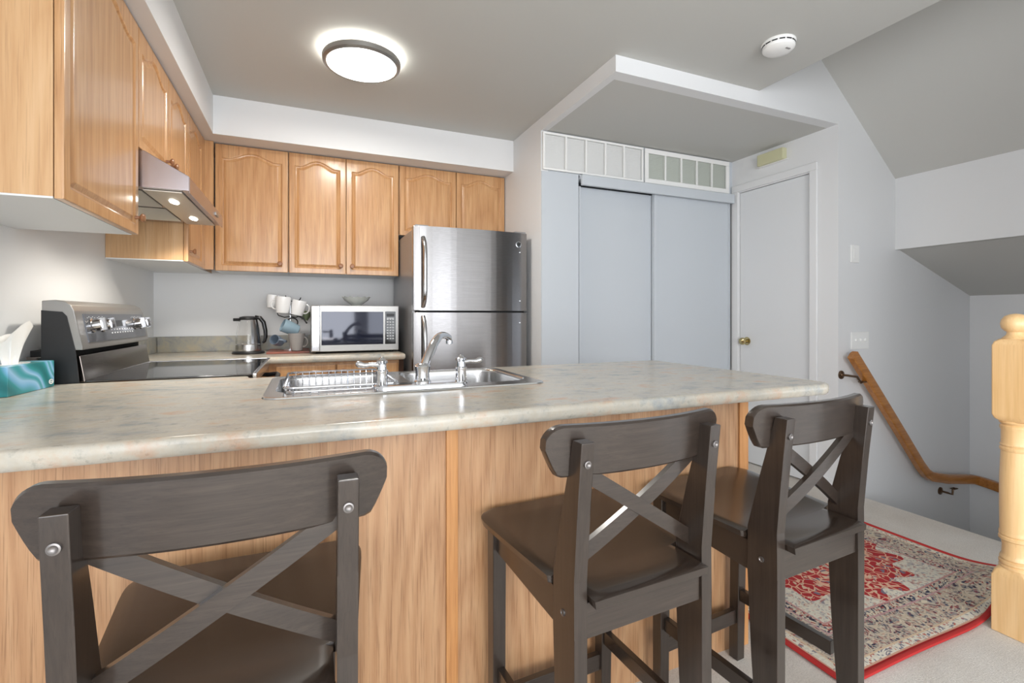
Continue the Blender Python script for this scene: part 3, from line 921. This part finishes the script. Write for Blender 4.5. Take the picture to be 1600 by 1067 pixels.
rt = Vector((0, 0, 1)).rotation_difference(fn).to_matrix()
for c in (ry0 + .10, ry0 + .19, ry1 - .19, ry1 - .11):
    bm = B(); lathe(bm, [(.026, 0), (.026, .004), (.021, .006), (.020, .026), (.017, .030), (.001, .030)], onface(c, .58, .002), 28, rot=rt); kk = link('control_knob', bm, M['handle'], bg)
    bm = B(); facebox(bm, c - .006, c + .006, .40, .76, .026, .044); link('grip', bm, M['handle'], kk)

# tissue box
tb = thing('tissue_box', 'teal and blue wave-patterned tissue box with a tissue pulled up', 'tissue box', (-.815, 1.92, CT))
tb.rotation_euler[2] = R(-4)
ORG[tb.name] = Vector((0, 0, 0))
bm = B(); box(bm, -.052, .052, -.115, .115, .0005, .085, .002); link('carton', bm, M['tbox'], tb)
bm = B(); prism(bm, [(.034 * math.cos(a), .07 * math.sin(a)) for a in [2 * PI * k / 28 for k in range(28)]], .0851, .0862, 'z'); link('opening', bm, M['porc'], tb)
bm = B()
cols, rows = 26, 10; grid = []
for j in range(rows):
    s = j / (rows - 1); row = []
    for i in range(cols):
        a = 2 * PI * i / cols
        rad = .020 + .042 * s ** 1.2 + .007 * math.sin(3 * a + 2 * s) + .005 * math.sin(7 * a)
        z = .084 + .118 * s * (0.80 + .22 * math.sin(a * 1.0 + .8) + .12 * math.sin(2 * a + 1.2)) 
        row.append(bm.verts.new((rad * math.cos(a) * .40, rad * math.sin(a) * 1.25 + .02 * s, z)))
    grid.append(row)
for j in range(rows - 1):
    for i in range(cols):
        bm.faces.new((grid[j][i], grid[j][(i + 1) % cols], grid[j + 1][(i + 1) % cols], grid[j + 1][i]))
link('tissue', bm, M['tissue'], tb)
bm = B(); lathe(bm, [(.0065, 0), (.011, 0), (.011, .001), (.0065, .001), (.0065, 0)], (.0, 0, 0), 24, rot=Matrix.Rotation(PI / 2, 3, 'Y'), caps=False); box(bm, 0, .001, -.008, .008, -.002, .002)
bm.transform(Matrix.Translation((.052, .096, .018)) @ Matrix.Diagonal((1, 1.15, .75, 1))); link('maker_mark', bm, M['porc'], tb)

# ---------------------------------------------------------------- fridge
FX0, FX1, FY = .580, 1.318, 2.825
FT = 1.635
t = thing('refrigerator', 'stainless top-freezer refrigerator beside the closet wall', 'refrigerator', ((FX0 + FX1) / 2, 3.2, ZF))
bm = B(); box(bm, FX0 + .004, FX1 - .004, FY + .075, 3.55, ZF + .02, FT - .012, .006); link('fridge_body', bm, M['steelside'], t)
def fdoor(name, z0, z1):
    bm = B(); n = 20; pts = []
    for k in range(n + 1):
        s = -1 + 2 * k / n
        pts.append((FX0 + (FX1 - FX0) * k / n, FY + .022 * abs(s) ** 2.4 + (.006 if k in (0, n) else 0)))
    pts += [(FX1, FY + .07), (FX0, FY + .07)]
    prism(bm, pts, z0, z1, 'z', bev=.0025)
    return link(name, bm, M['steel'], t)
ZS = 1.128
d1 = fdoor('freezer_door', ZS + .006, FT); d2 = fdoor('fridge_door', ZF + .09, ZS - .006)
bm = B(); box(bm, FX0 + .02, FX1 - .02, FY + .03, FY + .072, ZS - .006, ZS + .006); link('door_gasket', bm, M['rub'], t)
for d, za, zc in ((d1, ZS + .03, FT - .07), (d2, .55, ZS - .03)):
    bm = B(); x = FX0 + .055; pts = []
    n = 18
    for k in range(n + 1):
        s = k / n
        y = FY + .008 - .052 * (1 - abs(2 * s - 1) ** 6)
        pts.append((x, y, za + (zc - za) * s))
    tube(bm, pts, .013, 12, sx=1.0, sy=1.0)
    link('door_handle', bm, M['handle'], d)
# round badge with a script monogram
bm = B(); bx_, bz = FX1 - .065, FT - .075
lathe(bm, [(.001, 0), (.019, 0), (.019, -.0025), (.0165, -.003), (.016, -.002), (.001, -.002)], (bx_, FY + .012, bz), 28, 'y'); bd = link('badge', bm, M['chrome'], d1)
fc = D.curves.new('mono', 'FONT'); fc.body = 'GE'; fc.size = .018; fc.extrude = .0006; fc.align_x = 'CENTER'; fc.align_y = 'CENTER'; fc.shear = .3
fo = D.objects.new('mono', fc); COL.objects.link(fo); dg = bpy.context.evaluated_depsgraph_get(); me = D.meshes.new_from_object(fo.evaluated_get(dg))
D.objects.remove(fo); bm = B(); bm.from_mesh(me); D.meshes.remove(me)
bm.transform(Matrix.Translation((bx_, FY + .0086, bz)) @ Matrix.Rotation(PI / 2, 4, 'X')); link('monogram', bm, M['blackm'], bd)
for z in (FT - .125, ZS + .07, ZS - .07):
    bm = B(); lathe(bm, [(.001, 0), (.005, 0), (.0045, -.003), (.001, -.004)], (FX1 - .055, FY + .013, z), 14, 'y'); link('screw_cap', bm, M['chrome'], d1 if z > ZS else d2)
for hx_ in (FX0 + .01, FX1 - .09):
    bm = B(); box(bm, hx_, hx_ + .08, FY + .02, FY + .13, FT - .004, FT + .008, .003); link('hinge_cover', bm, M['steelside'], t)
bm = B(); box(bm, FX0 + .03, FX1 - .03, FY + .08, 3.5, ZF, ZF + .03); link('toe_grille', bm, M['rub'], t)

# ---------------------------------------------------------------- microwave
mx0, mx1, my, mz0, mz1 = .024, .546, 3.14, CT + .012, 1.166
t = thing('microwave_oven', 'stainless microwave with black glass door under the wall cupboard', 'microwave', (.285, 3.31, CT))
bm = B(); box(bm, mx0, mx1, my + .022, my + .36, mz0, mz1 - .002, .004); link('microwave_case', bm, M['steelside'], t)
bm = B(); box(bm, mx0, mx1, my, my + .022, mz0, mz1, .004); ff = link('front_frame', bm, M['silver'], t)
bm = B(); box(bm, mx0 + .060, mx0 + .425, my - .002, my + .001, mz0 + .040, mz1 - .038, .001); gl = link('window_glass', bm, M['mwglass'], ff)
bm = B(); box(bm, mx0 + .002, mx0 + .052, my - .016, my + .0, mz0 + .003, mz1 - .003, .006); link('door_handle', bm, M['handle'], ff)
bm = B(); box(bm, mx0 + .436, mx0 + .502, my - .0025, my + .001, mz0 + .040, mz1 - .036, .001); cp = link('keypad', bm, M['black'], ff)
bm = B(); box(bm, mx0 + .445, mx0 + .493, my - .003, my - .002, mz1 - .068, mz1 - .050); link('display', bm, M['blackm'], cp)
bm = B()
for j in range(9):
    for i in range(3):
        if j == 0: continue
        x = mx0 + .446 + .017 * i; z = mz1 - .072 - .0175 * j
        box(bm, x, x + .011, my - .0033, my - .0022, z, z + .008)
box(bm, mx0 + .447, mx0 + .491, my - .0033, my - .0022, mz1 - .082, mz1 - .076)
link('buttons', bm, M['btn'], cp)
for x in (mx0 + .04, mx1 - .04):
    for y in (my + .05, my + .32):
        bm = B(); lathe(bm, [(.012, 0), (.012, .0115)], (x, y, CT + .0005), 12); link('foot', bm, M['rub'], t)

# crystal bowl on the microwave
bz0 = mz1 - .001
bm = B(); n = 48
profo = [(.030, 0), (.034, .003), (.032, .008), (.050, .022), (.072, .038), (.088, .058)]
profi = [(.083, .058), (.068, .040), (.045, .024), (.020, .014)]
rings = []
for idx, (r_, h) in enumerate(profo + profi):
    ring = []
    for k in range(n):
        a = 2 * PI * k / n
        wob = 1 + (.035 * math.cos(12 * a) if h > .02 else 0)
        hh = h + (.004 * math.cos(12 * a) if h > .05 else 0)
        ring.append(bm.verts.new((.300 + r_ * wob * math.cos(a), 3.30 + r_ * wob * math.sin(a), bz0 + hh)))
    rings.append(ring)
for a, b in zip(rings, rings[1:]):
    for k in range(n):
        bm.faces.new((a[k], a[(k + 1) % n], b[(k + 1) % n], b[k]))
bm.faces.new(rings[0]); bm.faces.new(rings[-1])
tag(link('crystal_bowl', bm, M['crystal'], org=(.3, 3.3, bz0)), 'cut crystal glass bowl on top of the microwave', 'bowl')

# ---------------------------------------------------------------- kettle
kx, ky = -.325, 3.34
t = thing('glass_kettle', 'glass and steel electric kettle with black handle on its base', 'kettle', (kx, ky, CT))
bm = B(); lathe(bm, [(.001, 0), (.088, 0), (.090, .006), (.084, .014), (.068, .018), (.001, .018)], (kx, ky, CT + .0005), 40); link('power_base', bm, M['blackm'], t)
bm = B(); lathe(bm, [(.001, .0185), (.070, .0185), (.071, .024), (.070, .056), (.067, .060), (.001, .060)], (kx, ky, CT), 40); link('heater_band', bm, M['sink'], t)
bm = B(); lathe(bm, [(.068, .0605), (.067, .10), (.061, .15), (.053, .19), (.048, .208), (.0465, .208), (.0515, .19), (.0595, .15), (.0655, .10), (.066, .0605)], (kx, ky, CT), 40, caps=False); link('jug', bm, M['glass'], t)
bm = B(); lathe(bm, [(.001, .205), (.047, .205), (.051, .212), (.049, .222), (.030, .228), (.001, .229)], (kx, ky, CT), 32); link('lid', bm, M['blackm'], t)
bm = B(); prism(bm, [(kx - .045, ky - .03), (kx - .082, ky - .008), (kx - .082, ky + .006), (kx - .045, ky + .02)], CT + .198, CT + .216, 'z', bev=.004); link('spout', bm, M['blackm'], t)
bm = B(); pts = [(kx + .035, ky, CT + .222), (kx + .062, ky, CT + .218), (kx + .082, ky, CT + .19), (kx + .092, ky, CT + .14), (kx + .094, ky, CT + .10), (kx + .088, ky, CT + .075), (kx + .078, ky, CT + .064)]
tube(bm, pts, [.012, .013, .013, .012, .011, .009, .006], 12, up=(0, 1, 0), sx=1.1); link('handle', bm, M['black'], t)
bm = B(); lathe(bm, [(.0685, .062), (.0672, .10), (.0617, .15), (.0537, .19), (.0497, .206)], (0, 0, 0), 40, caps=False)
bmesh.ops.delete(bm, geom=[f for f in bm.faces if f.calc_center_median().x < .018], context='FACES')
bm.transform(Matrix.Translation((kx, ky, CT))); link('steel_shield', bm, M['handle'], t)

# ---------------------------------------------------------------- board, mug tree, mugs
bm = B(); box(bm, -.222, .018, 3.24, 3.56, CT + .0005, CT + .012, .003)
tag(link('wooden_board', bm, M['board'], org=(-.11, 3.4, CT)), 'thin red-brown wooden board under the mug stand', 'board')
BT = CT + .012
txm, tym = -.095, 3.42
t = thing('mug_stand', 'dark wire mug stand holding hanging mugs between kettle and microwave', 'mug stand', (txm, tym, BT))
bm = B(); lathe(bm, [(.001, 0), (.06, 0), (.06, .006), (.02, .010), (.006, .012), (.005, .33), (.008, .335), (.001, .342)], (txm, tym, BT + .0003), 24); link('pole', bm, M['chrome'], t)
def hook(p, d, z, l=.075):
    bm = B()
    tube(bm, [(txm, tym, z), (txm + d[0] * l * .5, tym + d[1] * l * .5, z - .006), (txm + d[0] * l, tym + d[1] * l, z + .006), (txm + d[0] * (l + .008), tym + d[1] * (l + .008), z + .020)], .0032, 8)
    link('hook', bm, M['blackm'], p)
for d, z in (((-.92, -.3), BT + .325), ((-.3, -.95), BT + .325), ((.75, -.6), BT + .315), ((-.9, -.3), BT + .215), ((.9, -.3), BT + .215)):
    hook(t, d, z)
bm = B(); tube(bm, [(txm, tym - .01, BT + .23), (txm + .03, tym - .03, BT + .225), (txm + .075, tym - .05, BT + .205), (txm + .098, tym - .06, BT + .17)], .005, 8); link('wire_arm', bm, M['blackm'], t)

def mug(name, label, m, r0, r1, h, loc, rot, cat='mug', inner=None, group='mugs and cups on the mug stand'):
    """open side up at rot 0; handle towards +x"""
    o = thing(name, label, cat, loc, group); ORG[o.name] = Vector((0, 0, 0)); o.rotation_euler = rot
    bm = B()
    lathe(bm, [(.001, 0), (r0 * .8, 0), (r0, .004), (r0 + (r1 - r0) * .5 + .002, h * .5), (r1, h - .002), (r1 - .001, h), (r1 - .003, h), (r1 - .004, h - .003), (r0 + (r1 - r0) * .5 - .002, h * .5), (r0 * .85, .007), (.001, .006)], (0, 0, 0), 32)
    link('cup', bm, m, o)
    bm = B(); pts = []
    rm = (r0 + r1) / 2
    for k in range(11):
        a = -100 + 200 * k / 10
        pts.append((rm - .003 + .026 * math.cos(R(a)) + .004, 0, h * .52 + .030 * math.sin(R(a))))
    tube(bm, pts, .0042, 8, up=(0, 1, 0), sx=1.3); link('handle', bm, inner or m, o)
    return o
# hung upside-ish from their handles
mug('mug', 'white mug at the left end of the mug stand, half hidden', M['porc'], .030, .040, .085, (-.205, 3.47, 1.150), (0, R(8), R(30)))
mug('mug', 'white mug hanging upright in the middle of the top row', M['porc'], .036, .046, .105, (-.140, 3.37, 1.118), (0, R(-4), R(170)))
mug('mug', 'white mug hanging tilted at the right of the top row', M['porc'], .036, .044, .098, (-.058, 3.38, 1.105), (0, R(12), R(-10)))
mug('mug', 'pale blue mug hanging tipped over in the middle of the stand', M['blue'], .036, .042, .100, (-.050, 3.40, 1.005), (R(8), R(-66), R(6)), inner=M['blackm'])
mug('small_cup', 'small blue-grey cup lying on its side at the foot of the stand', M['navy'], .026, .032, .075, (-.150, 3.40, .935), (R(74), 0, R(-28)), 'cup')
mug('tall_cup', 'grey stoneware cup standing upright on the wooden board', M['greyc'], .032, .049, .108, (-.055, 3.285, BT + .0005), (0, 0, R(-20)), 'cup')
bm = B(); lathe(bm, [(.001, 0), (.020, .0), (.030, .03), (.034, .06), (.0325, .06), (.028, .03), (.018, .004), (.001, .004)], (0, 0, 0), 24)
bm.transform(Matrix.Translation((-.012, 3.49, 1.075)) @ Matrix.Rotation(R(14), 4, 'Y'))
tag(link('small_cup', bm, M['leaf'], org=(-.012, 3.49, 1.075)), 'olive green cup behind the tilted white mug', 'cup', 'mugs and cups on the mug stand')

# ---------------------------------------------------------------- bar stools
# local frame: y=0 is the back face of the rear posts at the top; the seat runs towards +y
SW = .171
def make_stool(label, flip=False):
    t = thing('bar_stool', label, 'bar stool', (0, 0, 0), 'dark bar stools at the counter')
    ZS_ = .595
    sag = lambda x, y0=.030: y0 + .030 * (x / .2) ** 2
    # rear posts
    for s in (-1, 1):
        xa, xb = (-SW, -SW + .028) if s < 0 else (SW - .028, SW)
        pts = [(0, .857), (.030, .857), (.066, .72), (.098, ZS_ + .0), (.098, .50), (.088, .30), (.066, 0), (.024, 0), (.024, .5), (.025, .60), (.015, .72)]
        bm = B(); prism(bm, pts, xa, xb, 'x', bev=.002)
        p = link('rear_post', bm, M['dark'], t)
        bm = B(); rt_ = Matrix.Rotation(PI / 2, 3, 'X')
        c = ((xa + xb) / 2, .0035, .818)
        lathe(bm, [(.001, -.001), (.007, -.001), (.007, .0025), (.005, .003), (.0035, .0015), (.001, .001)], c, 18, rot=rt_)
        link('bolt', bm, M['boltm'], p)
        bm = B(); rt_ = Matrix.Rotation(s * PI / 2, 3, 'Y')
        lathe(bm, [(.001, -.001), (.0065, -.001), (.0065, .002), (.0045, .0025), (.003, .001), (.001, .001)], (xb if s > 0 else xa, .062, .53), 18, rot=rt_)
        link('bolt', bm, M['boltm'], p)
    # curved top rail
    bm = B(); n = 26; z1, z0 = .882, .785
    out = []   # outline in x,z
    out += [(-.188, z0), (.188, z0)] + [(.2045 - .0, z0 + .052)]
    out += arc((.180, z1 - .026), .026, 10, 90, 6)
    out += arc((-.180, z1 - .026), .026, 90, 170, 6) + [(-.2045, z0 + .052)]
    def half(x):   # vertical extent at x
        lo = z0; hi = z1
        a = abs(x)
        if a > .180:
            q = min(1, (a - .180) / .0347); hi = z1 - .034 + .034 * math.sqrt(max(0, 1 - (.96 * q) ** 2))
        if a > .188:
            lo = z0 + ((a - .188) / .0267) ** 1.3 * .050
        return lo, hi
    xs = [-.2145 + .429 * (0.5 - 0.5 * math.cos(PI * k / 40)) for k in range(41)]
    rowsf = []; th = .021
    for x in xs:
        lo, hi = half(x); lo = min(lo, hi - .001); y = .012 + .030 * (x / .2) ** 2
        def yy(z): return y + (z1 - z) * .10
        b = .004
        prof = [(yy(lo) , lo + b), (yy(lo) + b, lo), (yy(lo) + th - b, lo), (yy(lo) + th, lo + b), (yy(hi) + th, hi - b), (yy(hi) + th - b, hi), (yy(hi) + b, hi), (yy(hi), hi - b)]
        rowsf.append([bm.verts.new((x, py, pz)) for py, pz in prof])
    for a, b in zip(rowsf, rowsf[1:]):
        for k in range(8):
            bm.faces.new((a[k], a[(k + 1) % 8], b[(k + 1) % 8], b[k]))
    bm.faces.new(rowsf[0]); bm.faces.new(rowsf[-1])
    link('top_rail', bm, M['darkx'], t)
    # crossed slats
    for s in (-1, 1):
        bm = B(); rows_ = []; xe = SW - .027
        off = 0.0 if (s > 0) == flip else .0125
        for k in range(21):
            u = -1 + 2 * k / 20; x = u * xe
            z = .702 - s * .092 * u
            y = .018 + off + .010 * u * u + (.857 - z) * .13
            hw = .017; th = .012
            rows_.append([bm.verts.new(v) for v in ((x, y, z + hw), (x, y + th, z + hw), (x, y + th, z - hw), (x, y, z - hw))])
        for a, b in zip(rows_, rows_[1:]):
            for k in range(4):
                bm.faces.new((a[k], a[(k + 1) % 4], b[(k + 1) % 4], b[k]))
        bm.faces.new(rows_[0]); bm.faces.new(rows_[-1])
        link('cross_slat', bm, M['darkx'], t)
    # seat: tongue between posts, rounded front corners, gently dished
    bm = B(); nx, ny = 26, 26; th = .018
    def xw(v):          # half width along y
        y = .004 + .414 * v
        if y < .100: return SW - .031
        if y < .112: return SW - .031 + (y - .100) / .012 * .062
        w = .177 + .026 * min(1, (y - .112) / .24)
        if y > .418 - .045:
            q = (y - (.418 - .045)) / .045; w -= .045 * (1 - math.sqrt(max(0, 1 - q * q)))
        return w
    vs_ = [k / ny for k in range(ny + 1)]
    vs_ = sorted(set([0, .02, .06, .12, .18, .2318, .2321, .2464, .2609, .3, .36, .42, .5, .58, .66, .74, .8, .86, .89, .92, .945, .965, .98, .99, .997, 1.0]))
    top = []; bot = []
    for v in vs_:
        y = .004 + .414 * v; w = xw(v); ra = []; rb = []
        for i in range(nx + 1):
            u = -1 + 2 * i / nx; x = u * w
            dish = -.010 * max(0, 1 - (x / .17) ** 2) * max(0, 1 - ((y - .20) / .16) ** 2)
            edge = -.004 if (i in (0, nx) or v in (0, 1.0)) else 0
            ra.append(bm.verts.new((x, y, ZS_ + dish + edge - .020 * (1 - v)))); rb.append(bm.verts.new((x * (.985), y, ZS_ - th - .020 * (1 - v))))
        top.append(ra); bot.append(rb)
    def fill(g):
        for a, b in zip(g, g[1:]):
            for i in range(nx):
                bm.faces.new((a[i], a[i + 1], b[i + 1], b[i]))
    fill(top); fill(bot)
    for a, b in ((top[0], bot[0]), (top[-1], bot[-1])):
        for i in range(nx):
            bm.faces.new((a[i], a[i + 1], b[i + 1], b[i]))
    for side in (0, nx):
        for j in range(len(vs_) - 1):
            bm.faces.new((top[j][side], top[j + 1][side], bot[j + 1][side], bot[j][side]))
    link('seat', bm, M['darky'], t)
    za = ZS_ - th - .0205
    # aprons
    bm = B(); box(bm, -SW + .029, SW - .029, .029, .047, za - .066, za, .002); link('rear_apron', bm, M['darkx'], t)
    bm = B(); box(bm, -.144, .144, .372, .390, za - .050, za + .018, .002); link('front_apron', bm, M['darkx'], t)
    for s in (-1, 1):
        bm = B(); a = SW - .006
        vs = [(s * (a - .020), .099, za - .068), (s * a, .099, za - .068), (s * a, .099, za), (s * (a - .020), .099, za)]
        ve_ = [(s * (a - .014), .360, za - .045), (s * (a + .006), .360, za - .045), (s * (a + .006), .360, za + .016), (s * (a - .014), .360, za + .016)]
        A = [bm.verts.new(v) for v in vs]; Bv = [bm.verts.new(v) for v in ve_]
        bm.faces.new(A); bm.faces.new(Bv)
        for k in range(4): bm.faces.new((A[k], A[(k + 1) % 4], Bv[(k + 1) % 4], Bv[k]))
        link('side_apron', bm, M['darky'], t)
    # front legs
    for s in (-1, 1):
        bm = B(); w = .034
        def q(xc, yc, hw, z): return [bm.verts.new((xc + i * hw, yc + j * hw, z)) for i, j in ((-1, -1), (1, -1), (1, 1), (-1, 1))]
        A = q(s * .160, .386, .016, 0); C = q(s * .163, .378, .0175, za + .017)
        bm.faces.new(A); bm.faces.new(C)
        for k in range(4): bm.faces.new((A[k], A[(k + 1) % 4], C[(k + 1) % 4], C[k]))
        bmesh.ops.bevel(bm, geom=list(bm.edges), offset=.0015, segments=1, affect='EDGES')
        link('front_leg', bm, M['dark'], t)
        bm = B(); box(bm, s * .158 - .009, s * .158 + .009, .094, .366, .190, .226, .0015); link('side_stretcher', bm, M['darky'], t)
    bm = B(); box(bm, -.146, .146, .376, .394, .115, .158, .0015); link('footrest', bm, M['darkx'], t)
    return t
stool = make_stool('dark brown-black bar stool nearest the camera, at the left end of the bar')
def copy_tree(o, parent=None):
    c = o.copy(); COL.objects.link(c)
    if parent is not None: c.parent = parent
    for ch in list(o.children):
        copy_tree(ch, c)
    return c
spots = [(-.104, .695, -1.0, None), (.612, .735, 3.0, 'dark brown-black bar stool in the middle, between the two others'),
         (1.122, .735, 4.0, 'dark brown-black bar stool farthest right, beside the patterned rug')]
for i, (x, y, a, lab) in enumerate(spots):
    s = stool if i == 0 else (make_stool(lab, True) if i == 1 else copy_tree(stool))
    if lab: s['label'] = lab
    s.location = (x, y, ZF + .0005); s.rotation_euler = (0, 0, R(a))

# ---------------------------------------------------------------- newel post
nx_, ny_ = 2.222, .842
t = thing('newel_post', 'turned pale wood newel post with ball top at the right edge', 'newel post', (nx_, ny_, ZF))
def sq(bm, c, z0, z1, hw, ch):
    """square block with rounded shoulders"""
    lv = [(z0, .78), (z0 + ch * .4, .93), (z0 + ch, 1), (z1 - ch, 1), (z1 - ch * .4, .93), (z1, .78)]
    rings = []
    for z, k in lv:
        pts = rrect(-hw * k, hw * k, -hw * k, hw * k, .006 if k == 1 else hw * k * .5 * (1 - k) * 3 + .006, 3)
        rings.append([bm.verts.new((c[0] + x, c[1] + y, z)) for x, y in pts])
    for a, b in zip(rings, rings[1:]):
        for k in range(len(a)): bm.faces.new((a[k], a[(k + 1) % len(a)], b[(k + 1) % len(a)], b[k]))
    bm.faces.new(rings[0]); bm.faces.new(rings[-1])
HW = .0465
bm = B(); box(bm, nx_ - HW, nx_ + HW, ny_ - HW, ny_ + HW, ZF + .0005, .215, .003); sq(bm, (nx_, ny_), .15, .245, HW - .0005, .03); link('lower_block', bm, M['newel'], t)
bm = B()
lathe(bm, [(.030, .240), (.042, .244), (.0425, .250), (.038, .254), (.0425, .259), (.0425, .266), (.037, .270), (.041, .276), (.0385, .284), (.035, .290), (.034, .320), (.037, .335), (.043, .340), (.043, .348), (.039, .352), (.0425, .357), (.042, .364),
           (.040, .372), (.041, .45), (.0405, .55), (.037, .640), (.0405, .645), (.0405, .652), (.037, .656), (.040, .662), (.037, .668), (.0365, .71), (.040, .718), (.040, .726), (.036, .730), (.042, .738), (.034, .750)], (nx_, ny_, 0), 40)
link('turned_shaft', bm, M['newel'], t)
bm = B(); sq(bm, (nx_, ny_), .742, 1.022, HW, .022); link('upper_block', bm, M['newel'], t)
bm = B(); lathe(bm, [(.034, 1.018), (.036, 1.024), (.030, 1.030), (.024, 1.036), (.022, 1.046), (.028, 1.050), (.036, 1.060), (.0385, 1.074), (.036, 1.088), (.028, 1.100), (.015, 1.107), (.001, 1.109)], (nx_, ny_, 0), 40); link('ball_finial', bm, M['newel'], t)

# ---------------------------------------------------------------- handrail
t = thing('handrail', 'oak stair handrail sloping down the stair wall on bronze brackets', 'handrail', (3.05, 1.87, .8))
yr = 1.868
bm = B()
path = [(3.018, yr, .868), (3.40, yr, .455), (3.70, yr, .125), (3.765, yr, .065), (3.82, yr, .035), (4.00, yr, -.005), (4.25, yr, -.040), (4.33, yr, -.052), (4.365, yr - .02, -.06), (4.375, yr - .06, -.066), (4.378, 1.70, -.082), (4.378, 1.40, -.12), (4.378, 1.0, -.18)]
prof = [(-.016, -.030), (.016, -.030), (.0215, -.022), (.0215, .018), (.016, .030), (-.016, .030), (-.0215, .018), (-.0215, -.022)]
rings = []
for i, p in enumerate(path):
    p = Vector(p); a = Vector(path[max(0, i - 1)]); b = Vector(path[min(len(path) - 1, i + 1)])
    tg = (b - a).normalized(); side = Vector((0, 0, 1)).cross(tg).normalized(); upv = tg.cross(side).normalized()
    rings.append([bm.verts.new(p + side * u + upv * v) for u, v in prof])
for a, b in zip(rings, rings[1:]):
    for k in range(8): bm.faces.new((a[k], a[(k + 1) % 8], b[(k + 1) % 8], b[k]))
bm.faces.new(rings[0]); bm.faces.new(rings[-1])
link('rail', bm, M['rail'], t)
for px, pz, rx, rz in ((3.005, .742, 3.11, .738), (4.06, -.115, 4.10, -.048)):
    bm = B(); lathe(bm, [(.001, 0), (.026, 0), (.025, -.006), (.012, -.010), (.009, -.014)], (px, YS - .0003, pz), 24, 'y')
    tube(bm, [(px, YS - .01, pz), (px, YS - .045, pz), (px + (rx - px) * .5, yr, pz - .008), (rx - .015, yr, rz - .052 + .01), (rx, yr, rz - .036)], .0068, 10)
    box(bm, rx - .022, rx + .022, yr - .014, yr + .014, rz - .040, rz - .034, .001)
    link('bracket', bm, M['bronze'], t)

# ---------------------------------------------------------------- rug
cxr, cyr = 2.055, 1.485
bm = B(); nx, ny = 96, 80; grid = []
def rz(x, y):
    z = .010
    # near right corner is pushed up against the newel post
    d = math.hypot((x - .50) / .22, (y + .50) / .13)
    z += .045 * math.exp(-d * d)
    z += .0025 * math.sin(x * 9 + y * 4)
    return z
def rxy(x, y):
    # the near edge bows back where the post stands
    s = max(0, (x - .02) / (RUGX - .02)); k = max(0, -y / RUGY) ** 2
    return x, y + .125 * s ** 2 * k
rows_t = []; rows_b = []
for j in range(ny + 1):
    y = -RUGY + 2 * RUGY * j / ny; rt_, rb_ = [], []
    for i in range(nx + 1):
        x = -RUGX + 2 * RUGX * i / nx
        X, Y = rxy(x, y); z = rz(X, Y)
        edge = i in (0, nx) or j in (0, ny)
        rt_.append(bm.verts.new((X, Y, z - (.003 if edge else 0)))); rb_.append(bm.verts.new((X, Y, z - .008)))
    rows_t.append(rt_); rows_b.append(rb_)
for g_ in (rows_t, rows_b):
    for a, b in zip(g_, g_[1:]):
        for i in range(nx): bm.faces.new((a[i], a[i + 1], b[i + 1], b[i]))
for i in range(nx):
    bm.faces.new((rows_t[0][i], rows_t[0][i + 1], rows_b[0][i + 1], rows_b[0][i])); bm.faces.new((rows_t[-1][i], rows_t[-1][i + 1], rows_b[-1][i + 1], rows_b[-1][i]))
for j in range(ny):
    bm.faces.new((rows_t[j][0], rows_t[j + 1][0], rows_b[j + 1][0], rows_b[j][0])); bm.faces.new((rows_t[j][-1], rows_t[j + 1][-1], rows_b[j + 1][-1], rows_b[j][-1]))
rug = link('area_rug', bm, M['rug']); rug.location = (cxr, cyr, ZF + .002)
tag(rug, 'red, cream and navy oriental patterned rug on the carpet by the newel post', 'rug')
# red binding along the edge
bm = B(); pts = []
def e_(x, y):
    X, Y = rxy(x, y); return (X, Y, rz(X, Y) - .002)
for k in range(49): pts.append(e_(-RUGX + 2 * RUGX * k / 48, -RUGY))
for k in range(1, 41): pts.append(e_(RUGX, -RUGY + 2 * RUGY * k / 40))
for k in range(1, 49): pts.append(e_(RUGX - 2 * RUGX * k / 48, RUGY))
for k in range(1, 40): pts.append(e_(-RUGX, RUGY - 2 * RUGY * k / 40))
tube(bm, pts, .0065, 8, True, up=(0, 0, 1), sx=.9, sy=1.5)
o = link('binding', bm, M['red'], rug); o['label'] = 'red bound edge'
o.matrix_parent_inverse = Matrix.Identity(4)
